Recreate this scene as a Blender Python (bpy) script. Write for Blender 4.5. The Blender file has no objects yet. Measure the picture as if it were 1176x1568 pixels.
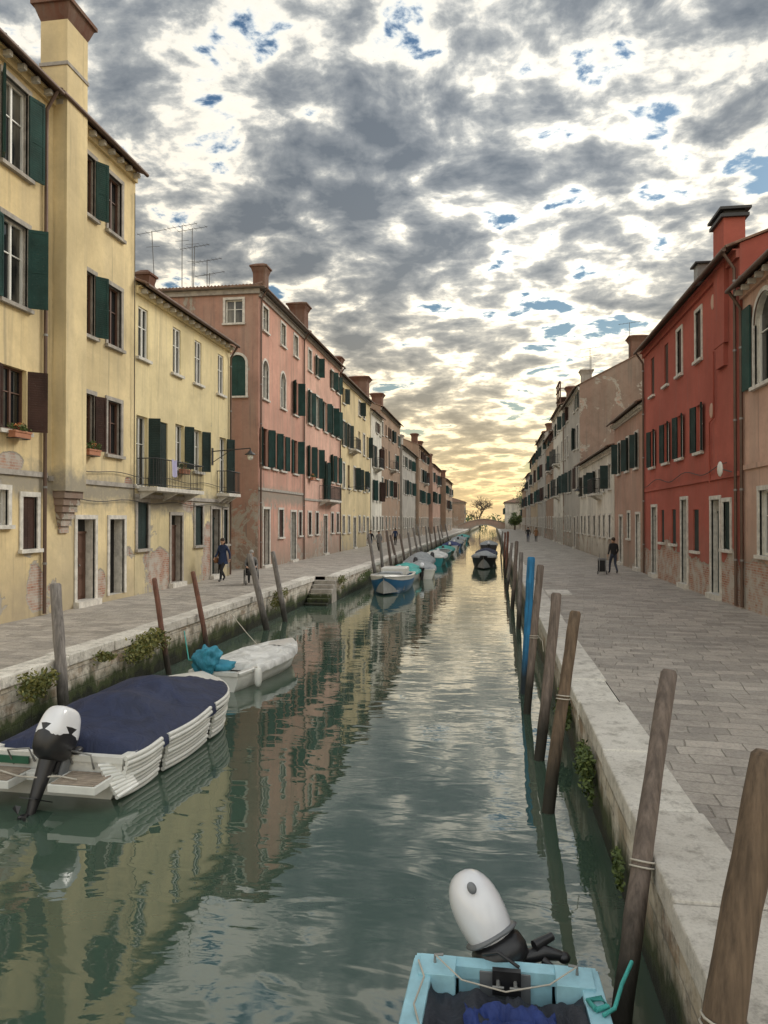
import bpy, bmesh, math, random
from mathutils import Vector, Matrix, noise
R = random.Random(11)
V = Vector
sc = bpy.context.scene
sc.view_settings.view_transform = 'Standard'
sc.view_settings.look = 'None'
sc.view_settings.exposure = 0

# ------------------------------------------------------------------ node helpers
def nd(nt, typ, ins=None, **attrs):
    n = nt.nodes.new(typ)
    for k, v in attrs.items():
        setattr(n, k, v)
    for k, v in (ins or {}).items():
        s = n.inputs[k]
        if isinstance(v, bpy.types.NodeSocket):
            nt.links.new(v, s)
        else:
            s.default_value = v
    return n
def mth(nt, op, a, b=0.0, c=None, clamp=False):
    ins = {0: a, 1: b}
    if c is not None: ins[2] = c
    n = nd(nt, 'ShaderNodeMath', ins, operation=op)
    n.use_clamp = clamp
    return n.outputs[0]
def c4(c): return (c[0], c[1], c[2], 1.0)
def mixc(nt, f, a, b, blend='MIX'):
    n = nt.nodes.new('ShaderNodeMix'); n.data_type = 'RGBA'; n.blend_type = blend
    for i, v in ((0, f), (6, a), (7, b)):
        if isinstance(v, bpy.types.NodeSocket): nt.links.new(v, n.inputs[i])
        else: n.inputs[i].default_value = v if i == 0 else c4(v)
    return n.outputs[2]
def mapr(nt, v, a, b, c=0.0, d=1.0, smooth=False):
    n = nd(nt, 'ShaderNodeMapRange', {0: v, 1: a, 2: b, 3: c, 4: d})
    if smooth: n.interpolation_type = 'SMOOTHSTEP'
    return n.outputs[0]
def noi(nt, vec, scale, detail=4, rough=0.55, dist=0.0):
    return nd(nt, 'ShaderNodeTexNoise', {'Vector': vec, 'Scale': scale, 'Detail': detail, 'Roughness': rough, 'Distortion': dist}).outputs[0]
def vmul(nt, vec, s):
    return nd(nt, 'ShaderNodeVectorMath', {0: vec, 1: s}, operation='MULTIPLY').outputs[0]
def newmat(name):
    m = bpy.data.materials.new(name); m.use_nodes = True
    nt = m.node_tree
    return m, nt, nt.nodes['Principled BSDF']
def bump(nt, h, strength, dist, normal=None):
    ins = {'Height': h, 'Strength': strength, 'Distance': dist}
    if normal is not None: ins['Normal'] = normal
    return nd(nt, 'ShaderNodeBump', ins).outputs[0]
def mul(c, k): return (c[0]*k, c[1]*k, c[2]*k)

def plain(name, col, rough=0.6, metal=0.0, var=0.2, scale=3.0, bmp=0.0, coat=0.0):
    m, nt, b = newmat(name)
    p = nd(nt, 'ShaderNodeNewGeometry').outputs['Position']
    n = noi(nt, p, scale, 5, .6)
    f = mapr(nt, n, .3, .7)
    nt.links.new(mixc(nt, f, mul(col, 1-var), mul(col, 1+var*.6)), b.inputs['Base Color'])
    b.inputs['Roughness'].default_value = rough
    b.inputs['Metallic'].default_value = metal
    b.inputs['Coat Weight'].default_value = coat
    if bmp: nt.links.new(bump(nt, noi(nt, p, scale*6, 4), .6, bmp), b.inputs['Normal'])
    return m

def brick_nodes(nt, p, c1=(.28,.12,.08), c2=(.40,.2,.13), mort=(.38,.34,.29)):
    s = nd(nt, 'ShaderNodeSeparateXYZ', {0: p})
    h = mth(nt, 'ADD', s.outputs[0], s.outputs[1])
    v = nd(nt, 'ShaderNodeCombineXYZ', {0: h, 1: s.outputs[2], 2: 0.0}).outputs[0]
    return nd(nt, 'ShaderNodeTexBrick', {'Vector': v, 'Color1': c4(c1), 'Color2': c4(c2), 'Mortar': c4(mort), 'Scale': 1.0,
              'Mortar Size': .012, 'Brick Width': .25, 'Row Height': .075, 'Mortar Smooth': .3, 'Bias': 0.0})

def stucco(name, col, peel=.0, dirt=.6, basebrick=0.0, stain=(.30,.27,.22), belt=None, patches=()):
    m, nt, b = newmat(name)
    p = nd(nt, 'ShaderNodeNewGeometry').outputs['Position']
    sp = nd(nt, 'ShaderNodeSeparateXYZ', {0: p})
    z = sp.outputs[2]
    n1 = mapr(nt, noi(nt, p, .35, 7, .62, .4), .36, .64)
    n2 = mapr(nt, noi(nt, vmul(nt, p, (1.6, 1.6, .16)), 1.0, 6, .6), .42, .72)
    n3 = noi(nt, p, 9, 6, .7)
    n4 = mapr(nt, noi(nt, p, 1.7, 8, .7), .5, .7)
    c = mixc(nt, n1, mul(col, .78), mul(col, 1.1))
    c = mixc(nt, mth(nt, 'MULTIPLY', n2, .42*dirt), c, stain)
    c = mixc(nt, mth(nt, 'MULTIPLY', n4, .36*dirt), c, mul(col, .55))
    c = mixc(nt, mapr(nt, n3, .3, .7, 0, .22), c, mul(col, .62))
    # thin dark runs of water staining
    n5 = mapr(nt, noi(nt, vmul(nt, p, (5, 5, .22)), 1.0, 5, .6), .56, .70)
    c = mixc(nt, mth(nt, 'MULTIPLY', n5, .5*dirt), c, (.16, .14, .12))
    zn = mth(nt, 'MULTIPLY', noi(nt, p, .9, 7, .65), -3.2)
    zl = mapr(nt, mth(nt, 'ADD', z, zn), -.9, 2.0, 1, 0)
    c = mixc(nt, mth(nt, 'MULTIPLY', zl, .85*dirt), c, (.24, .21, .17))
    if belt:
        q = mth(nt, 'ABSOLUTE', mth(nt, 'SUBTRACT', mth(nt, 'ADD', z, mapr(nt, noi(nt, p, 2.2, 6, .7), .3, .7, -.3, .3)), belt-.15))
        c = mixc(nt, mapr(nt, q, .12, .65, .85, 0), c, (.26, .24, .2))
    hgt = n3
    if peel > 0 or basebrick > 0:
        br = brick_nodes(nt, p)
        pn = noi(nt, p, .55, 8, .66, .5)
        zz = mapr(nt, z, 1.1, 7.0, .12, -.06)
        t = mth(nt, 'ADD', pn, zz)
        if basebrick > 0:
            t = mth(nt, 'ADD', t, mapr(nt, z, basebrick-.25, basebrick+.15, .3, 0))
        for (py, pz, ry, rz) in patches:
            dy = mth(nt, 'DIVIDE', mth(nt, 'SUBTRACT', sp.outputs[1], py), ry)
            dz = mth(nt, 'DIVIDE', mth(nt, 'SUBTRACT', z, pz), rz)
            dd = mth(nt, 'SQRT', mth(nt, 'ADD', mth(nt, 'MULTIPLY', dy, dy), mth(nt, 'MULTIPLY', dz, dz)))
            t = mth(nt, 'ADD', t, mapr(nt, dd, .5, 1.3, .42, 0))
        th = .76 - peel*.2
        mk2 = mapr(nt, t, th-.012, th+.012)
        mk1 = mapr(nt, t, th-.05, th-.035)
        c = mixc(nt, mk1, c, (.36, .33, .28))
        bc = mixc(nt, mapr(nt, noi(nt, p, 2.5, 5), .4, .62), br.outputs[0], (.42, .38, .33))
        c = mixc(nt, mk2, c, bc)
        hgt = mth(nt, 'SUBTRACT', mth(nt, 'MULTIPLY', n3, .4), mth(nt, 'ADD', mth(nt, 'MULTIPLY', mk2, .8), mth(nt, 'MULTIPLY', mk1, .6)))
    nt.links.new(c, b.inputs['Base Color'])
    b.inputs['Roughness'].default_value = .92
    b.inputs['Specular IOR Level'].default_value = .2
    nt.links.new(bump(nt, hgt, .7, .025), b.inputs['Normal'])
    return m

# ------------------------------------------------------------------ mesh builder
class MB:
    def __init__(s): s.v = []; s.f = []; s.m = []; s.sm = []; s.mats = []
    def mi(s, mat):
        if mat not in s.mats: s.mats.append(mat)
        return s.mats.index(mat)
    def face(s, pts, mat, smooth=False):
        i = len(s.v); s.v += [tuple(p) for p in pts]
        s.f.append(tuple(range(i, i+len(pts)))); s.m.append(s.mi(mat)); s.sm.append(smooth)
    def grid(s, rows, mat, smooth=True, closeu=False):
        i0 = len(s.v); n = len(rows[0])
        for r in rows: s.v += [tuple(p) for p in r]
        k = s.mi(mat)
        for a in range(len(rows)-1):
            for b in range(n if closeu else n-1):
                b2 = (b+1) % n
                s.f.append((i0+a*n+b, i0+a*n+b2, i0+(a+1)*n+b2, i0+(a+1)*n+b)); s.m.append(k); s.sm.append(smooth)
    def obox(s, p, u, v, w, mat):
        p, u, v, w = V(p), V(u), V(v), V(w)
        if u.cross(v).dot(w) < 0: u, v = v, u
        c = [p, p+u, p+u+v, p+v, p+w, p+u+w, p+u+v+w, p+v+w]
        i = len(s.v); s.v += [tuple(q) for q in c]; k = s.mi(mat)
        for q in ((0,3,2,1),(4,5,6,7),(0,1,5,4),(1,2,6,5),(2,3,7,6),(3,0,4,7)):
            s.f.append(tuple(i+j for j in q)); s.m.append(k); s.sm.append(False)
    def box(s, x0, x1, y0, y1, z0, z1, mat):
        s.obox((x0, y0, z0), (x1-x0, 0, 0), (0, y1-y0, 0), (0, 0, z1-z0), mat)
    def tube(s, pts, rad, mat, n=8, cap=True, smooth=True, sq=1.0):
        pts = [V(p) for p in pts]
        if not isinstance(rad, (list, tuple)): rad = [rad]*len(pts)
        rows = []; up = None
        for i, p in enumerate(pts):
            d = (pts[min(i+1, len(pts)-1)] - pts[max(i-1, 0)]).normalized()
            if up is None:
                up = V((1, 0, 0)) if abs(d.x) < .8 else V((0, 1, 0))
            a = (up - d*up.dot(d)).normalized(); b = d.cross(a); up = a
            rows.append([p + (a*math.cos(2*math.pi*k/n) + b*math.sin(2*math.pi*k/n)*sq)*rad[i] for k in range(n)])
        s.grid(rows, mat, smooth, True)
        if cap:
            s.face(rows[0][::-1], mat); s.face(rows[-1], mat)
    def ell(s, c, r, mat, M=None, nu=14, nv=9, pw=1.0, wob=0.0, taper=0.0):
        rows = []
        M = M or Matrix.Identity(3)
        def sp(x): return math.copysign(abs(x)**pw, x)
        for j in range(nv+1):
            ph = -math.pi/2 + math.pi*j/nv
            row = []
            for i in range(nu):
                an = 2*math.pi*i/nu
                tz = sp(math.sin(ph)); tp = 1-taper*tz
                q = V((r[0]*tp*sp(math.cos(ph))*sp(math.cos(an)), r[1]*tp*sp(math.cos(ph))*sp(math.sin(an)), r[2]*tz))
                if wob: q = q*(1+wob*noise.noise(q*6)+wob*.4*noise.noise(q*14+V((3, 1, 2))))
                row.append(V(c) + M @ q)
            rows.append(row)
        s.grid(rows, mat, True, True)
    def obj(s, name, parent=None, bevel=0, M=None):
        me = bpy.data.meshes.new(name)
        me.from_pydata(s.v, [], s.f)
        for m in s.mats: me.materials.append(m)
        me.polygons.foreach_set('material_index', s.m)
        me.polygons.foreach_set('use_smooth', s.sm)
        me.update()
        o = bpy.data.objects.new(name, me); sc.collection.objects.link(o)
        if M is not None: o.matrix_world = M
        if parent: o.parent = parent
        if bevel:
            b = o.modifiers.new('bevel', 'BEVEL'); b.width = bevel; b.segments = 2; b.limit_method = 'ANGLE'
        return o
def empty(name, loc=(0, 0, 0), rz=0):
    e = bpy.data.objects.new(name, None); sc.collection.objects.link(e)
    e.location = loc; e.rotation_euler = (0, 0, rz); e.empty_display_size = .2
    return e

# ------------------------------------------------------------------ materials
YEL_A = stucco('plaster_yellow_a', (.73, .58, .32), .25, .8, belt=4.9, patches=((17.2, 5.2, .5, .3), (18.3, 1.9, .4, .6)))
YEL_B = stucco('plaster_yellow_b', (.76, .62, .36), .22, .75, belt=4.8, patches=((23.4, 5.0, .4, .3), (21.6, 1.7, .3, .4)))
YEL_C = stucco('plaster_yellow_c', (.77, .65, .38), .35, .7, belt=4.5, patches=((25.85, 2.05, .8, .6), (30.45, 2.75, .5, .8), (30.3, 1.9, .4, .4), (28.3, 4.4, .6, .3)))
YEL_E = stucco('plaster_yellow_e', (.70, .57, .34), .2, .7)
PINK1 = stucco('plaster_pink', (.65, .36, .28), .4, 1.0, belt=5.2)
PINK1S = stucco('plaster_pink_brown_side', (.44, .26, .20), .75, 1.3)  # browner, more peeled plaster for the pink house's side walls
PINK2 = stucco('plaster_pink_pale', (.70, .43, .34), .35, 1.0)
BROWNW = stucco('plaster_brown', (.38, .26, .185), .5, 1.1)
RED = stucco('plaster_red', (.42, .115, .085), .0, .5, basebrick=2.35, stain=(.26, .12, .09), patches=((24.0, 2.3, .6, .5), (32.6, 2.4, 1.0, .4)))
SALM = stucco('plaster_salmon', (.60, .39, .30), .15, 1.0, basebrick=2.5)
SALM2 = stucco('plaster_rose', (.48, .30, .23), .2, 1.0)
WHITEW = stucco('plaster_white', (.74, .70, .61), .35, .9)
GREYW = stucco('plaster_grey', (.46, .43, .385), .5, 1.1)
OCHRE = stucco('plaster_ochre', (.52, .41, .28), .3, .9)
BRICKW = stucco('old_brick_wall', (.27, .19, .15), 1.0, 1.2)
CHIMB = stucco('chimney_brick_sooty', (.17, .085, .06), .1, 1.0)
STONE = plain('istrian_stone', (.60, .57, .51), .75, var=.3, scale=5, bmp=.01)
STONED = plain('weathered_stone', (.36, .33, .29), .85, var=.35, scale=4, bmp=.01)
IRON = plain('iron_black', (.03, .03, .032), .5, var=.2)
PIPE = plain('pipe_copper_brown', (.12, .075, .055), .5, .3)
PIPEG = plain('pipe_grey', (.25, .25, .24), .5, .4)
ANTM = plain('antenna_metal', (.12, .12, .12), .5, .4)
CABLE = plain('cable', (.06, .055, .05), .7)
WHITEP = plain('white_paint', (.74, .73, .68), .5, var=.12)
BROWNP = plain('brown_wood_paint', (.12, .06, .04), .55)
PLASTIC_G = plain('terracotta_pot', (.42, .18, .1), .8)
def shutmat(name, col):
    m, nt, b = newmat(name)
    p = nd(nt, 'ShaderNodeNewGeometry').outputs['Position']
    z = nd(nt, 'ShaderNodeSeparateXYZ', {0: p}).outputs[2]
    w = mth(nt, 'FRACT', mth(nt, 'MULTIPLY', z, 16.0))
    n = mapr(nt, noi(nt, p, 1.3, 5), .35, .65)
    c = mixc(nt, n, mul(col, .7), mul(col, 1.3))
    c = mixc(nt, mapr(nt, noi(nt, p, 22, 5), .6, .75, 0, .35), c, (.2, .2, .17))
    nt.links.new(c, b.inputs['Base Color'])
    b.inputs['Roughness'].default_value = .6
    nt.links.new(bump(nt, w, 1.0, .03), b.inputs['Normal'])
    return m
SHG = shutmat('shutter_green', (.022, .075, .068))
SHG2 = shutmat('shutter_darkgreen', (.025, .05, .048))
SHB = shutmat('shutter_brown', (.075, .038, .03))
SHK = shutmat('shutter_grey', (.12, .12, .11))
def glassmat():
    m, nt, b = newmat('window_glass')
    p = nd(nt, 'ShaderNodeNewGeometry').outputs['Position']
    n = noi(nt, vmul(nt, p, (1, 1, .3)), .8, 3)
    nt.links.new(mixc(nt, mapr(nt, n, .5, .62), (.012, .014, .016), (.16, .15, .12)), b.inputs['Base Color'])
    b.inputs['Roughness'].default_value = .06
    nt.links.new(bump(nt, noi(nt, p, 1.5, 2), .3, .01), b.inputs['Normal'])
    return m
GLASS = glassmat()
DARK = plain('interior_dark', (.015, .013, .012), .9)
def tilemat():
    m, nt, b = newmat('roof_tiles')
    g = nd(nt, 'ShaderNodeNewGeometry'); p = g.outputs['Position']
    n = mapr(nt, noi(nt, p, 3.5, 6, .7), .35, .65)
    c = mixc(nt, n, (.10, .06, .045), (.30, .18, .12))
    c = mixc(nt, mapr(nt, noi(nt, p, 1.2, 6), .5, .7, 0, .7), c, (.12, .115, .09))
    nt.links.new(c, b.inputs['Base Color']); b.inputs['Roughness'].default_value = .9
    nt.links.new(bump(nt, noi(nt, p, 8, 4), .8, .03), b.inputs['Normal'])
    return m
TILE = tilemat()

def pavemat():
    m, nt, b = newmat('trachyte_paving')
    p = nd(nt, 'ShaderNodeNewGeometry').outputs['Position']
    wob = nd(nt, 'ShaderNodeTexNoise', {'Vector': p, 'Scale': .8, 'Detail': 3}).outputs['Color']
    v = nd(nt, 'ShaderNodeVectorMath', {0: wob, 1: (.24, .24, 0), 2: p}, operation='MULTIPLY_ADD').outputs[0]
    v = nd(nt, 'ShaderNodeMapping', {'Vector': v, 'Rotation': (0, 0, math.radians(7))}).outputs[0]
    br = nd(nt, 'ShaderNodeTexBrick', {'Vector': v, 'Color1': c4((.25, .23, .205)), 'Color2': c4((.54, .49, .43)), 'Mortar': c4((.22, .20, .17)),
            'Scale': 1.0, 'Mortar Size': .009, 'Brick Width': .62, 'Row Height': .30, 'Mortar Smooth': .8})
    br.offset = .43; br.squash = .72; br.squash_frequency = 3
    c = mixc(nt, mapr(nt, noi(nt, p, .45, 6, .6), .35, .68, .15, .6), br.outputs[0], (.44, .40, .35))
    c = mixc(nt, mapr(nt, noi(nt, p, 2.2, 7, .7), .46, .7, 0, .6), c, (.21, .19, .17))
    c = mixc(nt, mapr(nt, noi(nt, p, 28, 4, .7), .45, .72, 0, .5), c, (.16, .145, .13))
    c = mixc(nt, mapr(nt, noi(nt, p, 13, 5, .7), .58, .68, 0, .5), c, (.5, .47, .42))
    nt.links.new(c, b.inputs['Base Color'])
    nt.links.new(mapr(nt, noi(nt, p, .8, 4), .35, .65, .5, .85), b.inputs['Roughness'])
    h = mth(nt, 'ADD', mth(nt, 'MULTIPLY', br.outputs[1], -1.0), mth(nt, 'MULTIPLY', noi(nt, p, 9, 6, .7), 1.8))
    nt.links.new(bump(nt, h, .9, .03), b.inputs['Normal'])
    return m
PAVE = pavemat()
def kerbmat():
    m, nt, b = newmat('kerb_stone')
    g = nd(nt, 'ShaderNodeNewGeometry'); p = g.outputs['Position']
    c = mixc(nt, g.outputs['Random Per Island'], (.56, .53, .48), (.76, .73, .66))
    c = mixc(nt, mapr(nt, noi(nt, p, 1.6, 8, .7), .45, .66, 0, .55), c, (.42, .39, .34))
    c = mixc(nt, mapr(nt, noi(nt, p, 6, 8, .75), .50, .66, 0, .75), c, (.22, .2, .17))
    c = mixc(nt, mapr(nt, noi(nt, p, 40, 4, .7), .5, .7, 0, .4), c, (.25, .23, .2))
    nt.links.new(c, b.inputs['Base Color']); b.inputs['Roughness'].default_value = .75
    nt.links.new(bump(nt, noi(nt, p, 7, 8, .75), .8, .04), b.inputs['Normal'])
    return m
KERB = kerbmat()
def quaymat():
    m, nt, b = newmat('quay_masonry')
    g = nd(nt, 'ShaderNodeNewGeometry'); p = g.outputs['Position']
    z = nd(nt, 'ShaderNodeSeparateXYZ', {0: p}).outputs[2]
    s = nd(nt, 'ShaderNodeSeparateXYZ', {0: p})
    h = mth(nt, 'ADD', s.outputs[0], s.outputs[1])
    v = nd(nt, 'ShaderNodeCombineXYZ', {0: h, 1: z, 2: 0.0}).outputs[0]
    br = nd(nt, 'ShaderNodeTexBrick', {'Vector': v, 'Color1': c4((.30, .22, .15)), 'Color2': c4((.50, .45, .36)), 'Mortar': c4((.3, .27, .22)), 'Scale': 1.0,
              'Mortar Size': .014, 'Brick Width': .55, 'Row Height': .2, 'Mortar Smooth': .3})
    n = noi(nt, p, 1.8, 8, .7)
    c = mixc(nt, mapr(nt, n, .43, .58, 0, .9), br.outputs[0], (.66, .62, .54))
    c = mixc(nt, mapr(nt, noi(nt, p, 5, 7, .7), .5, .68, 0, .8), c, (.12, .10, .08))
    zz = mth(nt, 'ADD', z, mth(nt, 'MULTIPLY', mth(nt, 'SUBTRACT', noi(nt, vmul(nt, p, (1, 1, .4)), 1.6, 6, .7), .5), -1.3))
    c = mixc(nt, mapr(nt, zz, .36, .62, 1, 0), c, (.045, .058, .018))
    c = mixc(nt, mapr(nt, zz, .14, .27, 1, 0), c, (.012, .015, .008))
    nt.links.new(c, b.inputs['Base Color'])
    nt.links.new(mapr(nt, zz, .3, .6, .45, .9), b.inputs['Roughness'])
    nt.links.new(bump(nt, mth(nt, 'ADD', mth(nt, 'MULTIPLY', br.outputs[1], -.5), n), .9, .06), b.inputs['Normal'])
    return m
QUAY = quaymat()
def polemat(name, col):
    m, nt, b = newmat(name)
    p = nd(nt, 'ShaderNodeNewGeometry').outputs['Position']
    z = nd(nt, 'ShaderNodeSeparateXYZ', {0: p}).outputs[2]
    st = noi(nt, vmul(nt, p, (22, 22, 1.2)), 1.0, 6, .65)
    c = mixc(nt, mapr(nt, st, .35, .65), mul(col, .55), mul(col, 1.25))
    c = mixc(nt, mapr(nt, noi(nt, p, 3, 5), .5, .65, 0, .4), c, mul(col, .5))
    zz = mth(nt, 'ADD', z, mth(nt, 'MULTIPLY', noi(nt, p, 4, 5), -.5))
    c = mixc(nt, mapr(nt, zz, .15, .7, .92, 0), c, (.018, .018, .012))
    nt.links.new(c, b.inputs['Base Color']); b.inputs['Roughness'].default_value = .8
    nt.links.new(bump(nt, st, .9, .02), b.inputs['Normal'])
    return m
POLE = polemat('pole_wood', (.17, .135, .115))
POLEG = polemat('pole_wood_grey', (.22, .20, .185))
POLER = polemat('pole_wood_red', (.17, .075, .05))
POLEO = polemat('pole_wood_ochre', (.15, .105, .07))
POLEBLUE = polemat('pole_painted_blue', (.02, .17, .36))

def watermat():
    m, nt, b = newmat('canal_water')
    p = nd(nt, 'ShaderNodeNewGeometry').outputs['Position']
    nt.links.new(mixc(nt, mapr(nt, noi(nt, p, .15, 3), .3, .7), (.046, .078, .056), (.058, .094, .068)), b.inputs['Base Color'])
    b.inputs['Roughness'].default_value = .01
    b.inputs['IOR'].default_value = 1.9
    w0 = noi(nt, vmul(nt, p, (.35, .7, 1)), 1.0, 2, .45, .5)
    w1 = noi(nt, vmul(nt, p, (1.1, 2.4, 1)), 1.0, 2, .45, .8)
    w2 = noi(nt, vmul(nt, p, (4.0, 8, 1)), 1.0, 2, .5, .3)
    patch = mapr(nt, noi(nt, vmul(nt, p, (.3, .14, 1)), 1.0, 2), .42, .62, .1, 1.0)
    h = mth(nt, 'ADD', mth(nt, 'MULTIPLY', w0, .0110), mth(nt, 'MULTIPLY', w1, .0045))
    h = mth(nt, 'ADD', h, mth(nt, 'MULTIPLY', mth(nt, 'MULTIPLY', w2, .0012), patch))
    nt.links.new(bump(nt, h, 1.0, 1.0), b.inputs['Normal'])
    return m
WATER = watermat()

# ------------------------------------------------------------------ world
def world():
    w = bpy.data.worlds.new('World'); sc.world = w; w.use_nodes = True
    nt = w.node_tree; bg = nt.nodes['Background']
    sky = nd(nt, 'ShaderNodeTexSky', sky_type='NISHITA')
    sky.sun_disc = False
    sky.sun_elevation = math.radians(32); sky.sun_rotation = math.radians(48)
    d = nd(nt, 'ShaderNodeTexCoord').outputs['Generated']
    d = nd(nt, 'ShaderNodeVectorMath', {0: d}, operation='NORMALIZE').outputs[0]
    s = nd(nt, 'ShaderNodeSeparateXYZ', {0: d})
    z = mth(nt, 'MAXIMUM', s.outputs[2], 0.0)
    den = mth(nt, 'ADD', z, .17)
    P = nd(nt, 'ShaderNodeCombineXYZ', {0: mth(nt, 'DIVIDE', s.outputs[0], den), 1: mth(nt, 'DIVIDE', s.outputs[1], den), 2: 0.0}).outputs[0]
    P = nd(nt, 'ShaderNodeVectorMath', {0: P, 1: (3.7, 1.3, 0)}, operation='ADD').outputs[0]
    wp = nd(nt, 'ShaderNodeTexNoise', {'Vector': P, 'Scale': 2.6, 'Detail': 3}).outputs['Color']
    P2 = nd(nt, 'ShaderNodeVectorMath', {0: wp, 1: (.16, .14, 0), 2: P}, operation='MULTIPLY_ADD').outputs[0]
    n = noi(nt, P2, 6.4, 14, .57, .0)
    n2 = noi(nt, P2, 2.6, 4, .5, .0)
    big = noi(nt, P, 1.1, 2, .5)
    sub = lambda q, k: mth(nt, 'MULTIPLY', mth(nt, 'SUBTRACT', q, .5), k)
    t = mth(nt, 'ADD', sub(n, 2.7), mth(nt, 'ADD', sub(n2, 1.7), sub(big, 1.0)))
    t = mth(nt, 'ADD', t, .52)
    def lobe(v, k, amp):
        dt = nd(nt, 'ShaderNodeVectorMath', {0: d, 1: V(v).normalized()}, operation='DOT_PRODUCT').outputs[1]
        return mth(nt, 'MULTIPLY', mth(nt, 'POWER', mth(nt, 'MAXIMUM', dt, 0.0), k), amp)
    t = mth(nt, 'ADD', t, lobe((-.28, .84, .5), 14, .12))      # heavier cloud up left
    t = mth(nt, 'ADD', t, lobe((.32, .86, .36), 30, -.11))     # broken cloud right
    r = nd(nt, 'ShaderNodeValToRGB', {0: t})
    cr = r.color_ramp
    cr.elements[0].position = .18; cr.elements[0].color = (.60, .70, .79, 1)
    cr.elements[1].position = 1.0; cr.elements[1].color = (.15, .18, .22, 1)
    for pos, c in ((.27, (.95, .94, .88)), (.38, (.96, .93, .84)), (.46, (.64, .65, .63)), (.56, (.40, .425, .44)), (.72, (.255, .285, .32))):
        e = cr.elements.new(pos); e.color = (*c, 1)
    cloud = r.outputs[0]
    glow = mth(nt, 'ADD', lobe((.06, .95, .20), 26, .55), 1.0)
    back_fill = mapr(nt, s.outputs[1], -.6, .35, 2.3, 1.0, True)  # added fill: unseen sky behind the camera made brighter to light the facades
    k = mth(nt, 'MULTIPLY', mth(nt, 'MULTIPLY', glow, back_fill), 10.4)
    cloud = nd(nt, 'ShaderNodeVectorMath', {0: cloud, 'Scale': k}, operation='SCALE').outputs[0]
    mask = mapr(nt, t, .10, .24, 0, 1, True)
    blue = nd(nt, 'ShaderNodeVectorMath', {0: sky.outputs[0], 1: (.55, .75, .85)}, operation='MULTIPLY').outputs[0]
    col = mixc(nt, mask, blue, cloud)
    # warm evening haze low over the horizon
    f1 = mth(nt, 'POWER', 2.718, mth(nt, 'MULTIPLY', z, -6.0))
    warm = mixc(nt, f1, (1, 1, 1), (1.65, 1.20, .52))
    col = mixc(nt, 1.0, col, warm, 'MULTIPLY')
    f2 = mth(nt, 'MULTIPLY', mth(nt, 'POWER', 2.718, mth(nt, 'MULTIPLY', z, -12.0)), .92)
    col = mixc(nt, f2, col, (10.4, 7.4, 3.7))
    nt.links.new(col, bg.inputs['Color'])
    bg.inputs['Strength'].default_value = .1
world()
sl = bpy.data.lights.new('sun', 'SUN'); sl.energy = 2.0; sl.angle = math.radians(20); sl.color = (1, .95, .86)
so = bpy.data.objects.new('sun', sl); sc.collection.objects.link(so)
az, el = math.radians(48), math.radians(32)
sd = V((math.sin(az)*math.cos(el), math.cos(az)*math.cos(el), math.sin(el)))
so.rotation_euler = sd.to_track_quat('Z', 'Y').to_euler(); so.location = (20, 20, 40)

# ------------------------------------------------------------------ camera
cam = bpy.data.cameras.new('camera'); co = bpy.data.objects.new('camera', cam); sc.collection.objects.link(co)
cam.sensor_fit = 'VERTICAL'; cam.sensor_height = 36.0; cam.lens = 36.0*1120/1568
cam.clip_start = .1; cam.clip_end = 6000
co.location = (0, 0, 3.75)
co.rotation_euler = (math.radians(90.56), 0, math.radians(8.48))
sc.camera = co

# ------------------------------------------------------------------ ground, water, quays
WZ = 1.1
mb = MB(); mb.face([(-2500, -300, 0), (2500, -300, 0), (2500, 4500, 0), (-2500, 4500, 0)], WATER); mb.obj('water')
XR = 1.22
mb = MB(); mb.face([(XR+.6, -60, WZ), (260, -60, WZ), (260, 330, WZ), (XR+.6, 330, WZ)], PAVE); mb.obj('pavement')
mb = MB()
mb.face([(-260, -60, WZ), (-8.55, -60, WZ), (-8.55, 33, WZ), (-260, 33, WZ)], PAVE)
mb.face([(-260, 33, WZ), (-7.6, 33, WZ), (-7.4, 110, WZ), (-6.4, 330, WZ), (-260, 330, WZ)], PAVE)
mb.obj('pavement')
mb = MB()
mb.face([(XR+.05, -60, -2), (XR+.05, 330, -2), (XR+.05, 330, WZ-.15), (XR+.05, -60, WZ-.15)], QUAY)
mb.obj('quay_wall')
mb = MB()
for a, b2 in (((-8.15, -60), (-8.15, 33.0)), ((-8.15, 33.0), (-7.15, 33.0)), ((-7.15, 33.0), (-6.95, 110)), ((-6.95, 110), (-5.95, 330))):
    mb.face([(a[0], a[1], -2), (b2[0], b2[1], -2), (b2[0], b2[1], WZ-.15), (a[0], a[1], WZ-.15)], QUAY)
mb.obj('quay_wall')
def kerb(path, width, side):
    mb = MB()
    for (xa, ya), (xb, yb) in zip(path[:-1], path[1:]):
        y = ya
        while y < yb-.05:
            L = R.uniform(1.1, 2.3)
            if y > 120: L *= 4
            y2 = min(y+L, yb)
            x = xa+(xb-xa)*(y-ya)/(yb-ya); x2 = xa+(xb-xa)*(y2-ya)/(yb-ya)
            j = R.uniform(-.015, .015); dz = R.uniform(-.008, .014)
            mb.obox((x+j, y+.008, WZ-.2), (side*(width+R.uniform(-.03, .04)), 0, 0), (x2-x, y2-y-.016, 0), (0, 0, .215+dz), KERB)
            y = y2
    return mb.obj('stone_kerb', bevel=.022)
kerb([(XR, -6), (XR, 330)], .62, 1)
kerb([(-8.1, -6), (-8.1, 32.98)], .5, -1)
kerb([(-7.1, 33.0), (-6.9, 110), (-5.9, 330)], .6, -1)
mb = MB()
for i in range(3): mb.box(1.9, 2.75, 26.2+.62*i, 26.78+.62*i, WZ-.1, WZ+.02, KERB)
mb.obj('stone_landing_slabs', bevel=.01)
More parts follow.
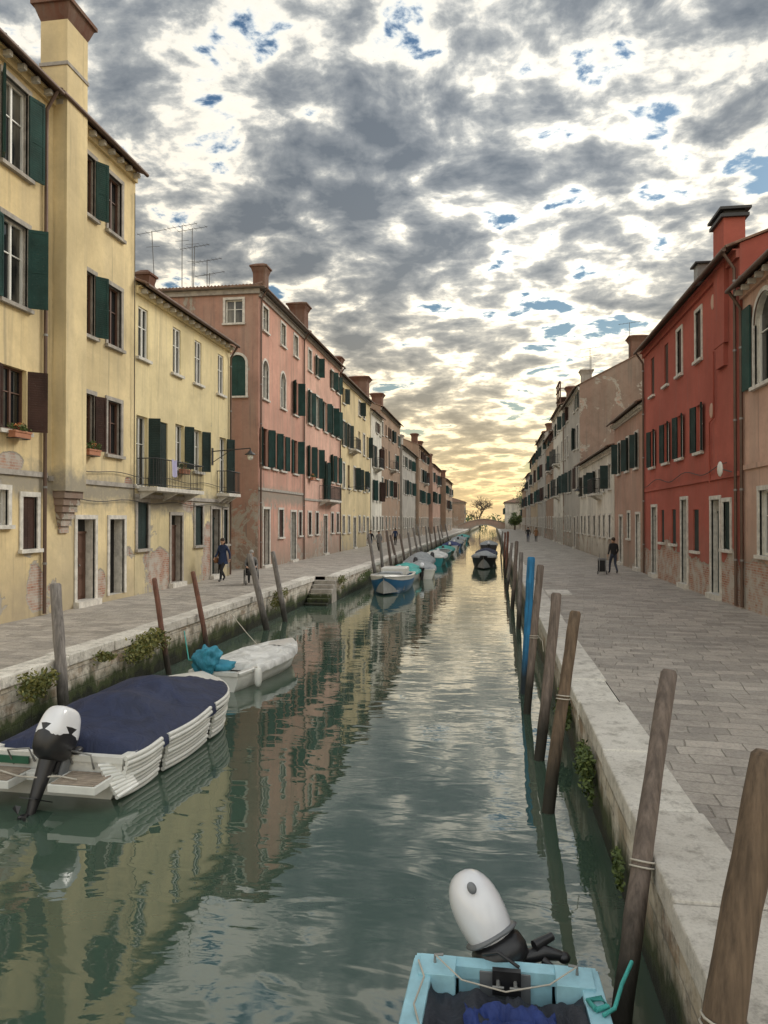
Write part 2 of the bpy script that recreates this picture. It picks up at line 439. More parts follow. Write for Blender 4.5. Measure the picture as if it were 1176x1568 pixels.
# water steps
mb = MB()
for i in range(7):
    mb.box(-8.1, -7.12, 32.98-.34*(i+1), 32.98-.34*i, -1.0, WZ-.17*(i+1)+.02, STONED if i < 3 else QUAY)
mb.obj('stone_steps', bevel=.02)

# ------------------------------------------------------------------ houses
class Fr:
    def __init__(s, o, a, n): s.o, s.a, s.n = V(o), V(a), V(n)
    def P(s, t, z, d=0.0): return s.o + s.a*t + s.n*d + V((0, 0, z))
def fbox(mb, fr, t0, t1, z0, z1, d0, d1, mat):
    mb.obox(fr.P(t0, z0, d0), fr.a*(t1-t0), V((0, 0, z1-z0)), fr.n*(d1-d0), mat)
def wall(mb, fr, T, z0, z1, ops, mat):
    ts = sorted({0.0, T, *[o[0] for o in ops], *[o[1] for o in ops]})
    zs = sorted({z0, z1, *[o[2] for o in ops], *[o[3] for o in ops]})
    for i in range(len(ts)-1):
        for j in range(len(zs)-1):
            ta, tb, za, zb = ts[i], ts[i+1], zs[j], zs[j+1]
            if tb-ta < 1e-5 or zb-za < 1e-5: continue
            tc, zc = (ta+tb)/2, (za+zb)/2
            if any(o[0] < tc < o[1] and o[2] < zc < o[3] for o in ops): continue
            mb.face([fr.P(ta, za), fr.P(tb, za), fr.P(tb, zb), fr.P(ta, zb)], mat)
def shutter(mb, fr, th, z0, z1, wd, side, ang, mat, near):
    a = math.radians(ang)
    dirv = fr.a*(side*math.cos(a)) + fr.n*math.sin(a)
    nrm = dirv.cross(V((0, 0, 1))).normalized()
    o = fr.P(th, z0, .035)
    if near:
        mb.obox(o, dirv*wd, V((0, 0, z1-z0)), nrm*.035, mat)
        for (u0, u1, v0, v1) in ((0, .07, 0, z1-z0), (wd-.07, wd, 0, z1-z0), (.07, wd-.07, 0, .09), (.07, wd-.07, z1-z0-.09, z1-z0), (.07, wd-.07, (z1-z0)*.45, (z1-z0)*.45+.07)):
            mb.obox(o + dirv*u0 + V((0, 0, v0+.003)) - nrm*.012, dirv*(u1-u0), V((0, 0, v1-v0-.006)), nrm*.059, mat)
    else:
        mb.obox(o, dirv*wd, V((0, 0, z1-z0)), nrm*.045, mat)
def opening(W, G, S, fr, t, w, zb, zt, wallm, near, sh=None, sc_=None, sur=None, arch=False, kind='win', fm=None, sill=True, ang=None, dep=.2):
    """one window or door: reveals, frame, panes, sill, shutters"""
    t0, t1 = t-w/2, t+w/2
    rm = sur or wallm
    for q in (((t0, zb), (t0, zt)), ((t1, zb), (t1, zt)), ((t0, zb), (t1, zb)), ((t0, zt), (t1, zt))):
        (a, b), (c, d) = q
        W.face([fr.P(a, b, 0), fr.P(c, d, 0), fr.P(c, d, -dep), fr.P(a, b, -dep)], rm)
    if arch:
        r = w/2; zs = zt-r
        for sgn in (-1, 1):
            pts = [fr.P(t+sgn*r, zt, 0)]
            for k in range(7):
                an = math.pi/2*k/6
                pts.append(fr.P(t+sgn*r*math.cos(an), zs+r*math.sin(an), .0))
            W.face(pts, wallm)
            arc = pts[1:]
            for k in range(6):
                W.face([arc[k], arc[k+1], arc[k+1]-fr.n*dep, arc[k]-fr.n*dep], rm)
                if sur:
                    def rad(q, e):
                        c = fr.P(t, zs, 0); return c+(q-c).normalized()*(r+e)
                    a1, a2 = arc[k], arc[k+1]; b1, b2 = rad(a1, .13), rad(a2, .13)
                    W.face([a1+fr.n*.04, a2+fr.n*.04, b2+fr.n*.04, b1+fr.n*.04], sur); W.face([b1, b2, b2+fr.n*.04, b1+fr.n*.04], sur)
    fm = fm or (WHITEP if R.random() < .5 else BROWNP)
    if kind == 'win':
        G.face([fr.P(t0, zb, -dep+.02), fr.P(t1, zb, -dep+.02), fr.P(t1, zt, -dep+.02), fr.P(t0, zt, -dep+.02)], GLASS)
        for (a, b, c, d) in ((t0, t0+.06, zb, zt), (t1-.06, t1, zb, zt), (t-.035, t+.035, zb+.06, zt-.06), (t0+.06, t1-.06, zb, zb+.07), (t0+.06, t1-.06, zt-.06, zt)):
            fbox(G, fr, a, b, c, d, -dep+.022, -dep+.075, fm)
        if near:
            zm = zb+(zt-zb)*.6
            fbox(G, fr, t0+.06, t-.035, zm, zm+.03, -dep+.022, -dep+.06, fm); fbox(G, fr, t+.035, t1-.06, zm, zm+.03, -dep+.022, -dep+.06, fm)
    elif kind == 'door':
        dm = sc_ or BROWNP
        fbox(G, fr, t0, t1, zb, zt-.45, -dep, -dep+.05, dm)
        G.face([fr.P(t0, zt-.42, -dep+.02), fr.P(t1, zt-.42, -dep+.02), fr.P(t1, zt, -dep+.02), fr.P(t0, zt, -dep+.02)], GLASS)
        fbox(G, fr, t0, t1, zt-.45, zt-.38, -dep+.01, -dep+.08, dm)
        for s2 in (-1, 1):
            for k in range(3):
                hh = (zt-.5-zb)/3
                a, b = (t+.05, t1-.08) if s2 > 0 else (t0+.08, t-.05)
                fbox(G, fr, a, b, zb+.1+hh*k, zb+hh*(k+1)-.04, -dep+.052, -dep+.075, dm)
        G.ell(fr.P(t+.08, zb+1.05, -dep+.1), (.03, .03, .03), PIPEG, nu=6, nv=4)
    else:
        G.face([fr.P(t0, zb, -dep), fr.P(t1, zb, -dep), fr.P(t1, zt, -dep), fr.P(t0, zt, -dep)], DARK)
    if sur and not arch:
        e = .13
        fbox(W, fr, t0-e, t0, zb, zt, -.05, .04, sur); fbox(W, fr, t1, t1+e, zb, zt, -.05, .04, sur)
        fbox(W, fr, t0-e, t1+e, zt, zt+e, -.05, .045, sur)
    elif sur:
        fbox(W, fr, t0-.13, t0, zb, zt-w/2, -.05, .04, sur); fbox(W, fr, t1, t1+.13, zb, zt-w/2, -.05, .04, sur)
    if kind == 'win' and sill:
        fbox(W, fr, t0-.16, t1+.16, zb-.1, zb, -.06, .12, sur or STONE)
    if kind == 'door':
        fbox(W, fr, t0-.15, t1+.15, WZ-.02, zb, -.1, .18, STONE)
    sm = sc_ or SHG
    if kind != 'door':
        if sh == 'open':
            for sd_ in (-1, 1):
                shutter(S, fr, t+sd_*w/2, zb+.02, zt-.02, w/2-.01, sd_, (ang if ang is not None else R.uniform(4, 14)), sm, near)
        elif sh == 'half':
            shutter(S, fr, t1, zb+.02, zt-.02, w/2-.01, 1, R.uniform(15, 70), sm, near)
            shutter(S, fr, t0, zb+.02, zt-.02, w/2-.01, -1, R.uniform(5, 40), sm, near)
        elif sh == 'one':
            shutter(S, fr, t1, zb+.02, zt-.02, w/2-.01, 1, R.uniform(30, 80), sm, near)
        elif sh == 'closed':
            fbox(S, fr, t0+.01, t-.005, zb+.01, zt-.01, -.09, -.05, sm); fbox(S, fr, t+.005, t1-.01, zb+.01, zt-.01, -.09, -.05, sm)
def corr_roof(mb, p0, along, slope, mat, step=.16):
    p0, along, slope = V(p0), V(along), V(slope)
    L = along.length; n = max(4, int(L/step)*4)
    up = along.cross(slope).normalized()
    if up.z < 0: up = -up
    r0, r1, rb = [], [], []
    for i in range(n+1):
        q = p0 + along*(i/n); h = .045*abs(math.sin(math.pi*i/4)) if i % 4 else 0
        jit = slope.normalized()*(-.04*noise.noise(V((i//4*1.7, p0.y, 0))))
        r0.append(q+up*(h+.04)+jit); r1.append(q+slope+up*(h+.04)); rb.append(q+jit)
    mb.grid([r0, r1], mat, False); mb.grid([rb, r0], mat, False)
    mb.face([p0, p0+along, p0+along+slope, p0+slope], mat)
    for q in (p0, p0+along):
        mb.face([q, q+slope, q+slope+up*.05, q+up*.05], mat)
def chimney(mb, x, y, z0, z1, w, mat, capm=None, flare=True):
    capm = capm or mat
    mb.box(x-w/2, x+w/2, y-w/2, y+w/2, z0, z1-.5, mat)
    def ring(h, z): return [V((x-h, y-h, z)), V((x+h, y-h, z)), V((x+h, y+h, z)), V((x-h, y+h, z))]
    f = w*.66 if flare else w*.56
    rows = [ring(w/2, z1-.5), ring(w*.52, z1-.42), ring(f, z1-.12), ring(f+.05, z1-.115), ring(f+.05, z1-.03), ring(f*.5, z1+.13)]
    mb.grid(rows, capm, False, True); mb.face(rows[-1], capm)

def house(name, side, Y0, Y1, Xf, eave, wm, wins, depth=9.0, pitch=.38, roof='gable', brackets=False, belt=None, side_wins=(), cornice=None,
          chims=(), pipes=(), near=False, sidemat=None, oh=.4, Xb=None):
    root = empty(name, (Xf, Y0, WZ)); root_loc = V(root.location)
    n = V((1, 0, 0)) if side < 0 else V((-1, 0, 0))
    Wm, G, S, Rf = MB(), MB(), MB(), MB()
    T = Y1-Y0
    fr = Fr((Xf, Y0, 0), (0, 1, 0), n)
    z0 = WZ-.1
    specs = []
    for w in wins:
        y, ww, zb, zt, kw = w
        specs.append((y-Y0, ww, zb, zt, kw))
    wall(Wm, fr, T, z0, eave, [(t-w/2, t+w/2, zb, zt) for t, w, zb, zt, k in specs], wm)
    for t, w, zb, zt, k in specs: opening(Wm, G, S, fr, t, w, zb, zt, wm, near, **k)
    sm = sidemat or wm
    f0 = Fr((Xf, Y0, 0), -n, (0, -1, 0))
    wall(Wm, f0, depth, z0, eave, [(t-w/2, t+w/2, zb, zt) for t, w, zb, zt, k in side_wins], sm)
    for t, w, zb, zt, k in side_wins: opening(Wm, G, S, f0, t, w, zb, zt, sm, near, **k)
    f1 = Fr((Xf, Y1, 0), -n, (0, 1, 0)); wall(Wm, f1, depth, z0, eave, [], sm)
    fb = Fr((Xf-n.x*depth, Y0, 0), (0, 1, 0), -n); wall(Wm, fb, T, z0, eave, [], sm)
    rz = eave+depth/2*pitch
    if roof == 'gable':
        for yy in (Y0, Y1):
            Wm.face([(Xf, yy, eave), (Xf-n.x*depth, yy, eave), (Xf-n.x*depth/2, yy, rz)], sm)
        zo = eave-oh*pitch+.02
        corr_roof(Rf, (Xf+n.x*oh, Y0-.08, zo), (0, T+.16, 0), (-n.x*(depth/2+oh), 0, (depth/2+oh)*pitch), TILE)
        corr_roof(Rf, (Xf-n.x*(depth+oh), Y0-.08, zo), (0, T+.16, 0), (n.x*(depth/2+oh), 0, (depth/2+oh)*pitch), TILE)
        Rf.tube([(Xf-n.x*depth/2, Y0-.1, rz+.06), (Xf-n.x*depth/2, Y1+.1, rz+.06)], .11, TILE, 8)
        gz = zo-.02
    else:
        x0, x1 = Xf+n.x*oh, Xf-n.x*(depth+oh); h = depth/2
        a, b, c, d = V((x0, Y0-oh, eave+.06)), V((x0, Y1+oh, eave+.06)), V((x1, Y1+oh, eave+.06)), V((x1, Y0-oh, eave+.06))
        r1, r2 = V(((x0+x1)/2, Y0+h, rz+.05)), V(((x0+x1)/2, max(Y1-h, Y0+h+.1), rz+.05))
        def hs(p, q, u, v):
            nn = 60
            rr0, rr1, rbb = [], [], []
            for i in range(nn*2+1):
                f = i/(nn*2); hh = V((0, 0, .09 if i % 2 else .02))
                rr0.append(p.lerp(q, f)+hh); rr1.append(u.lerp(v, f)+hh); rbb.append(p.lerp(q, f)-V((0, 0, .05)))
            Rf.grid([rr0, rr1], TILE, False); Rf.grid([rbb, rr0], TILE, False)
        hs(a, b, r1, r2); hs(c, d, r2, r1); hs(d, a, r1, r1); hs(b, c, r2, r2)
        Rf.face([a-V((0, 0, .05)), b-V((0, 0, .05)), c-V((0, 0, .05)), d-V((0, 0, .05))], STONED)
        for p, q in ((a, r1), (b, r2), (r1, r2)): Rf.tube([p+V((0, 0, .08)), q+V((0, 0, .08))], .1, TILE, 6)
        gz = eave
        fbox(Wm, f0, -.1, depth, eave-.28, eave-.02, 0.0, .14, cornice or STONED)
    cm = cornice or wm
    fbox(Wm, fr, .01, T-.01, eave-.42, eave-.2, .0, .10, cm)
    fbox(Wm, fr, .01, T-.01, eave-.2, eave-.16, .0, .2, cm)
    if brackets:
        k = int(T/.55)
        for i in range(k):
            t = (i+.5)*T/k
            fbox(Wm, fr, t-.06, t+.06, eave-.36, eave-.22, .10, .30, STONE)
    # gutter
    Rf.tube([(Xf+n.x*(oh+.05), Y0, gz-.02), (Xf+n.x*(oh+.05), Y1, gz-.02)], .065, PIPE, 8)
    for yp in pipes:
        Rf.tube([(Xf+n.x*(oh+.02), yp, gz-.05), (Xf+n.x*.1, yp, gz-.55), (Xf+n.x*.09, yp, gz-1.2), (Xf+n.x*.09, yp, WZ+.05)], .05, PIPE, 8)
        for q in range(5): Rf.tube([(Xf+n.x*.09, yp, 2.5+q*2.1), (Xf+n.x*.09, yp, 2.56+q*2.1)], .062, PIPEG, 8)
    if belt:
        fbox(Wm, fr, .01, T-.01, belt, belt+.14, 0.0, .06, STONED if side < 0 else wm)
    for (cx, cy, ctop, cw, cm2) in chims:
        chimney(Rf, cx, cy, eave-.3, ctop, cw, cm2)
    objs = [Wm.obj('walls'), G.obj('window_frames_and_glass'), Rf.obj('roof')]
    if S.v: objs.append(S.obj('shutters'))
    for o in objs:
        o.parent = root; o.matrix_parent_inverse = Matrix.Translation(-root_loc)
    return root, fr
def attach(o, root):
    o.parent = root; o.matrix_parent_inverse = Matrix.Translation(-V(root.location)); return o

def balcony(root, fr, t0, t1, z, out=.75, h=1.0, slab=STONE):
    mb = MB()
    fbox(mb, fr, t0, t1, z-.14, z, .0, out, slab)
    for t in (t0+.2, (t0+t1)/2, t1-.2):
        mb.face([fr.P(t-.07, z-.14, 0), fr.P(t-.07, z-.14, out*.8), fr.P(t-.07, z-.45, 0)], slab)
        mb.face([fr.P(t+.07, z-.14, 0), fr.P(t+.07, z-.14, out*.8), fr.P(t+.07, z-.45, 0)], slab)
        mb.face([fr.P(t-.07, z-.14, out*.8), fr.P(t+.07, z-.14, out*.8), fr.P(t+.07, z-.45, 0), fr.P(t-.07, z-.45, 0)], slab)
    mb.tube([fr.P(t0+.03, z+h, 0), fr.P(t0+.03, z+h, out-.04), fr.P(t1-.03, z+h, out-.04), fr.P(t1-.03, z+h, 0)], .022, IRON, 6)
    mb.tube([fr.P(t0+.03, z+.08, 0), fr.P(t0+.03, z+.08, out-.04), fr.P(t1-.03, z+.08, out-.04), fr.P(t1-.03, z+.08, 0)], .014, IRON, 6)
    n = max(4, int((t1-t0)/.13))
    for i in range(n+1):
        t = t0+.03+(t1-t0-.06)*i/n
        mb.tube([fr.P(t, z, out-.04), fr.P(t, z+h, out-.04)], .011, IRON, 5)
    for i in range(5):
        for t in (t0+.03, t1-.03):
            mb.tube([fr.P(t, z, (out-.04)*i/5+.03), fr.P(t, z+h, (out-.04)*i/5+.03)], .011, IRON, 5)
    attach(mb.obj('balcony'), root)

# leaves
def leafmat(name, a, b):
    m, nt, bs = newmat(name)
    g = nd(nt, 'ShaderNodeNewGeometry')
    nt.links.new(mixc(nt, g.outputs['Random Per Island'], a, b), bs.inputs['Base Color'])
    bs.inputs['Roughness'].default_value = .6
    return m
LEAF = leafmat('leaf_green', (.03, .06, .015), (.12, .16, .035))
LEAFY = leafmat('leaf_yellowgreen', (.06, .085, .02), (.22, .20, .05))
FLOW = leafmat('flowers', (.45, .04, .06), (.5, .3, .05))
def leaves(mb, c, r, n, size, mat, rr):
    c = V(c)
    cl = [V((rr.gauss(0, .45), rr.gauss(0, .45), rr.gauss(0, .45))) for _ in range(max(3, n//60))]
    for i in range(n):
        k = rr.choice(cl)
        p = k + V((rr.gauss(0, .22), rr.gauss(0, .22), rr.gauss(0, .22)))
        if p.length > 1.25: continue
        q = c + V((p.x*r[0], p.y*r[1], p.z*r[2]))
        u = V((rr.uniform(-1, 1), rr.uniform(-1, 1), rr.uniform(-1, 1))).normalized()
        w = u.orthogonal().normalized()
        s = size*rr.uniform(.6, 1.3)
        mb.face([q-u*s, q+w*s*.45, q+u*s, q-w*s*.45], mat)

D = dict
LX = -12.3
# --- yellow house at the left edge
wA = []
for y in (17.35, 14.3, 11.3):
    wA += [(y, 1.0, 12.85, 15.1, D(sh='half', sc_=SHG, fm=WHITEP, sur=STONED)), (y, 1.0, 9.35, 11.5, D(sh='half', sc_=SHG, fm=WHITEP, sur=STONED)), (y, 1.0, 6.05, 7.7, D(sh='half', sc_=SHB, fm=BROWNP))]
wA += [(18.0, .62, 2.95, 4.35, D(sh='closed', sc_=SHB, sur=STONE)), (16.85, .5, 3.6, 4.5, D(sur=STONE)), (14.5, 1.1, 1.25, 3.8, D(kind='door', sur=STONE))]
hA, frA = house('yellow_house', -1, 8.5, 18.75, LX, 15.8, YEL_A, wA, brackets=True, belt=4.9, near=True, pipes=(18.55,))
# --- tall yellow house with wall chimney
wB = []
for y in (20.75, 22.4):
    sh = 'one' if y < 21 else None
    wB += [(y, .85, 13.1, 14.95, D(sh=sh, sc_=SHG, sur=STONED, fm=BROWNP)), (y, .85, 9.4, 11.35, D(sh=sh, sc_=SHG, sur=STONED, fm=BROWNP)),
           (y, .85, 5.85, 7.6, D(sh='half' if y < 21 else None, sc_=SHB, sur=STONED, fm=BROWNP))]
wB += [(20.75, 1.0, 1.28, 3.75, D(kind='door', sur=STONE, sc_=BROWNP, dep=.35)), (22.6, .95, 1.28, 3.75, D(kind='dark', sur=STONE, dep=.35))]
hB, frB = house('yellow_house', -1, 18.77, 23.8, LX, 15.85, YEL_B, wB, brackets=True, belt=4.82, near=True)
mb = MB()
CT = 17.9
mb.box(LX, LX+.42, 19.0, 20.05, 4.55, CT, YEL_B)
for i in range(6):
    mb.box(LX, LX+.42-.06*(i+1), 19.0+.05*(i+1), 20.05-.05*(i+1), 4.55-.2*(i+1), 4.55-.2*i, BRICKW)
mb.box(LX-.4, LX, 19.0, 20.05, 15.2, CT, YEL_B)
mb.box(LX-.43, LX+.45, 18.97, 20.08, 16.6, 16.7, STONED)
def rg(e, z): return [V((LX-.4-e, 19.0-e, z)), V((LX+.42+e, 19.0-e, z)), V((LX+.42+e, 20.05+e, z)), V((LX-.4-e, 20.05+e, z))]
rows = [rg(0, CT), rg(.04, CT+.1), rg(.14, CT+.4), rg(.2, CT+.41), rg(.2, CT+.52), rg(-.2, CT+.75)]
mb.grid(rows, CHIMB, False, True); mb.face(rows[-1], TILE)
attach(mb.obj('wall_chimney'), hB)
# --- lower yellow house
wC = []
for y in (24.4, 27.2, 29.3, 31.9):
    wC.append((y, .72, 9.45, 11.25, D(sh=None, sur=None, fm=WHITEP, dep=.12)))
wC += [(24.35, .85, 4.92, 7.4, D(sh='one', sc_=SHG2)), (26.0, .8, 4.92, 7.4, D(sh='closed', sc_=SHG2)), (27.5, .8, 5.75, 7.5, D(sh='one', sc_=SHG2)),
       (29.3, .8, 5.75, 7.5, D(sh='one', sc_=SHG2)), (32.2, .85, 4.95, 7.5, D(sh='one', sc_=SHG2)),
       (24.4, .8, 2.7, 4.35, D(sh='closed', sc_=SHG2, sur=STONED)), (27.2, 1.0, 1.28, 3.9, D(kind='door', sur=STONED, sc_=BROWNP, dep=.3)),
       (29.4, .8, 2.65, 4.3, D(sh='closed', sc_=SHG2, sur=STONED)), (31.3, .95, 1.28, 4.2, D(kind='door', sur=STONED, sc_=SHG2, dep=.3)), (32.5, .5, 2.6, 4.2, D(sh='closed', sc_=SHG2, sur=STONED))]
hC, frC = house('yellow_house', -1, 23.83, 33.1, LX, 12.05, YEL_C, wC, brackets=True, belt=4.5, near=True, pitch=.36, depth=8, pipes=(32.95,), chims=[(LX-2.2, 29.0, 14.1, .5, CHIMB)])
balcony(hC, frC, .15, 4.35, 4.88)
balcony(hC, frC, 7.6, 9.1, 4.92, .6)
mb = MB()   # towel airing on the balcony rail
mb.grid([[frC.P(1.3+.5*u, 5.92-.62*v+.02*math.sin(u*9), .76+.03*math.sin(u*11+v)) for u in [i/8 for i in range(9)]] for v in [j/5 for j in range(6)]], plain('towel_lilac', (.42, .40, .58), .9), True)
attach(mb.obj('hanging_towel'), hC)
# --- pink houses
PS = D(sh='half', sc_=SHG)
wD = []
for y, ar in ((38.5, 1), (41.9, 1), (44.7, 0)):
    wD += [(y, .9, 14.0, 15.3, D(sur=STONE, fm=WHITEP)), (y, .95, 10.3, 12.4, D(sur=STONE, arch=True, fm=WHITEP) if ar else D(sh='half', sc_=SHG)), (y, .95, 6.6, 8.7, PS)]
wD += [(40.2, .9, 6.6, 8.7, PS), (38.7, 1.1, 1.25, 4.3, D(kind='door', sur=STONE, dep=.3)), (41.5, .9, 2.7, 4.3, D(sh='closed', sc_=SHB, sur=STONE)), (44.2, 1.1, 1.25, 4.2, D(kind='door', sur=STONE, sc_=SHG2, dep=.3)), (45.8, .7, 2.7, 4.2, D(sh='closed', sc_=SHB, sur=STONE))]
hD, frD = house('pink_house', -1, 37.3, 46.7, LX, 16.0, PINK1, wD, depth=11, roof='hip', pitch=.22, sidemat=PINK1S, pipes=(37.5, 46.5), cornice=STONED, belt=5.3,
   side_wins=[(1.35, .95, 14.2, 15.45, D(sur=STONE, fm=WHITEP)), (1.15, .9, 10.3, 12.5, D(sh='closed', sc_=SHG, sur=STONE, arch=True)), (5.2, .8, 12.9, 14.4, D(sh='closed', sc_=SHB))],
   chims=[(LX-.75, 40.0, 18.1, .7, CHIMB)], near=True)
mb = MB()
def antenna(mb, x, y, z0, z1, n=6, lean=0, w=.55):
    mb.tube([(x, y, z0), (x+lean, y, z1)], .024, ANTM, 5)
    for i in range(n):
        f = -.8+1.6*i/(n-1)
        mb.tube([(x+lean+f, y-w*.5*(1-.3*i/n), z1-.05+.12*f), (x+lean+f, y+w*.5*(1-.3*i/n), z1-.05+.12*f)], .010, ANTM, 4)
    mb.tube([(x+lean-.9, y, z1-.05-.1), (x+lean+.9, y, z1-.05+.1)], .015, ANTM, 4)
    mb.tube([(x+lean*.7-.4, y, z1-.9), (x+lean*.7+.4, y, z1-.9)], .012, ANTM, 4)
for x, y, z1, ln in ((-19.0, 39.2, 20.2, -.25), (-17.6, 39.6, 20.6, 0), (-17.2, 40.2, 19.6, .1), (-16.9, 39.4, 20.3, 0), (-16.5, 40.6, 18.9, 0), (-16.2, 40.0, 17.9, .1)):
    antenna(mb, x, y, 15.8, z1, R.choice((4, 6, 8)), ln)
attach(mb.obj('tv_antennas'), hD)
wD2 = []
for y in (48.2, 50.3, 52.9, 55.2, 57.2):
    wD2 += [(y, .85, 13.8, 15.2, D(sh='half' if y > 50 else None, sc_=SHG, sur=STONE)), (y, .9, 10.2, 12.4, D(sh='half', sc_=SHG, sur=STONE)), (y, .9, 6.6, 8.7, D(sh='half', sc_=SHG)), (y, .8, 2.7, 4.2, D(sh='closed', sc_=SHB, sur=STONE))] if abs(y-52.9) > .1 else [(y, .9, 10.2, 12.4, D(sh='half', sc_=SHG)), (y, .9, 5.2, 8.0, D(sh='half', sc_=SHG)), (y, 1.1, 1.25, 4.0, D(kind='door', sur=STONE))]
hD2, frD2 = house('pink_house', -1, 46.72, 58.1, LX+.02, 16.15, PINK2, wD2, pipes=(57.9,), chims=[(LX-1.0, 49.2, 18.6, 1.05, CHIMB), (LX-2, 56.5, 17.8, .7, CHIMB)], cornice=STONED, belt=5.0, near=False)
balcony(hD2, frD2, 4.3, 8.4, 5.15, .8)

def genw(Y0, Y1, rows, colr, dx=2.4, doorp=.35, style=None, w=.95):
    out = []; n = max(1, int((Y1-Y0)/dx))
    for i in range(n):
        y = Y0+(i+.5)*(Y1-Y0)/n+R.uniform(-.35, .35)
        for (zb, zt) in rows:
            if R.random() < .12: continue
            s = R.choice(('open', 'half', 'one', 'closed', None)) if style is None else style
            out.append((y, w*R.uniform(.85, 1.1), zb+R.uniform(-.12, .12), zt, D(sh=s, sc_=R.choice(colr), sur=STONE if R.random() < .6 else None)))
        if R.random() < doorp: out.append((y, 1.05, 1.25, 3.9, D(kind='door', sur=STONE, sc_=R.choice((BROWNP, SHG2)))))
        else: out.append((y, .8, 2.6, 4.0, D(sh=R.choice(('closed', None)), sc_=R.choice(colr), sur=STONE)))
    return out
rows4 = [(13.3, 14.7), (9.9, 11.9), (6.4, 8.4)]
def gen(name, side, Y0, Y1, X, eave, wm, rows, colr=(SHG, SHG2, SHB), **k):
    dx = k.pop('dx', 2.4)
    h, f = house(name, side, Y0+.01, Y1-.01, X, eave, wm, genw(Y0, Y1, rows, colr, dx), **k)
    for zz in (rows[-1][0]-.1, rows[0][0]-.1 if len(rows) < 3 else rows[1][0]-.1):
        if R.random() < .6:
            t = (Y1-Y0)*R.uniform(.3, .6); balcony(h, f, t-1.2, t+1.2, zz, .7)
    return h
gen('yellow_house', -1, 58.1, 73, LX, 15.6, YEL_E, rows4, (SHG2,), chims=[(LX-1, 61.5, 17.6, .9, CHIMB), (LX-.8, 72, 17.9, 1.5, CHIMB)], cornice=STONED)
gen('grey_house', -1, 73, 80, LX+.1, 14.9, WHITEW, [(12.8, 14.0), (9.2, 11.4), (5.6, 7.8)], chims=[(LX-2, 76, 17.2, .8, GREYW)], dx=1.9)
gen('brown_house', -1, 80, 97, LX, 16.3, BROWNW, rows4, chims=[(LX-1, 84, 18.3, 1.2, CHIMB), (LX-3, 92, 18.0, .9, CHIMB)], cornice=STONED, dx=2.8)
gen('grey_house', -1, 97, 114, LX+.3, 13.6, GREYW, [(11, 12.4), (7.2, 9.2)], chims=[(LX-1, 104, 15.8, 1, GREYW)])
gen('brick_house', -1, 114, 132, LX+.8, 15.4, BROWNW, rows4, chims=[(LX-.5, 120, 17.8, 1, CHIMB), (LX-.5, 128, 17.4, 1, CHIMB)])
gen('rose_house', -1, 132, 152, LX+1.5, 13.8, SALM2, [(10.5, 12.3), (6.8, 8.8)], chims=[(LX+.2, 140, 16.2, 1, CHIMB)])
gen('brick_house', -1, 152, 176, LX+2.6, 12.2, BROWNW, [(9.2, 10.8), (6.0, 7.8)], chims=[(LX+1.5, 160, 14.4, 1, CHIMB)])

# --- right bank
RX = 7.3
wR0 = [(21.3, 1.5, 7.5, 10.0, D(sur=STONE, arch=True, sh=None, fm=WHITEP)), (18.0, 1.3, 7.5, 10.0, D(sur=STONE, arch=True, sh='closed', sc_=SHG)),
       (21.3, .85, 2.75, 4.55, D(sur=STONE, fm=WHITEP)), (18.2, .9, 2.75, 4.55, D(sur=STONE, sh='closed', sc_=SHB)), (15.5, 1.1, 1.25, 4.2, D(kind='door', sur=STONE))]
hR0, frR0 = house('salmon_house', 1, 12, 23.05, RX+.06, 10.7, SALM, wR0, brackets=True, near=True, depth=10, pipes=(22.95,), belt=5.2)
mb = MB()
fbox(mb, frR0, 22.22-12, 22.85-12, 7.5, 9.9, .05, .1, SHG)
attach(mb.obj('open_shutter'), hR0)
wR1 = []
for y in (27.5, 30.2, 32.5, 35.2):
    wR1 += [(y, .72, 9.45, 11.2, D(sh='closed', sc_=SHB, sur=STONE if y < 31 else None)), (y, .8, 6.15, 7.85, D(sh='open', sc_=SHG2, ang=14, fm=WHITEP, sur=None))]
wR1 += [(24.4, .7, 2.8, 4.3, D(sh='closed', sc_=SHG2, sur=STONE)), (25.6, .95, 1.28, 4.4, D(kind='door', sur=STONE, sc_=SHG2, dep=.25)), (28.0, .75, 2.6, 4.1, D(sh='closed', sc_=SHG2, sur=None)),
        (29.6, .85, 1.28, 4.5, D(kind='door', sur=STONE, sc_=SHG2, dep=.25)), (31.3, .7, 2.75, 4.15, D(sh='closed', sc_=SHG2)), (34.9, .95, 1.28, 4.3, D(kind='door', sur=STONE, sc_=SHG2)), (33.3, .6, 2.75, 4.15, D(sh='closed', sc_=SHG2))]
hR1, frR1 = house('red_house', 1, 23.1, 37.1, RX, 12.0, RED, wR1, near=True, depth=10, pitch=.36, pipes=(23.3, 36.9), belt=5.05)
mb = MB()
fbox(mb, frR1, 1.05, 2.15, 9.3, 13.2, -.5, .14, RED)
fbox(mb, frR1, .95, 2.25, 13.2, 13.3, -.6, .24, IRON); fbox(mb, frR1, 1.05, 2.15, 13.3, 13.42, -.5, .14, IRON)
fbox(mb, frR1, .9, 2.3, 13.42, 13.5, -.65, .28, IRON)
fbox(mb, frR1, 1.2, 2.0, 8.6, 9.3, 0, .12, RED)
attach(mb.obj('wall_chimney'), hR1)
mb = MB()
fbox(mb, frR1, 3.2, 3.7, 11.9, 12.5, .0, .35, PIPEG); fbox(mb, frR1, 3.1, 3.8, 12.5, 12.56, -.1, .45, IRON)
for t, z in ((2.8, 7.4), (1.3, 9.8), (2.6, 11.0)):
    mb.ell(frR1.P(t, z, .04), (.03, .2, .26), SALM, nu=12, nv=6)
mb.ell(frR1.P(.8, 5.3, .35), (.06, .24, .24), WHITEP, nu=12, nv=6)
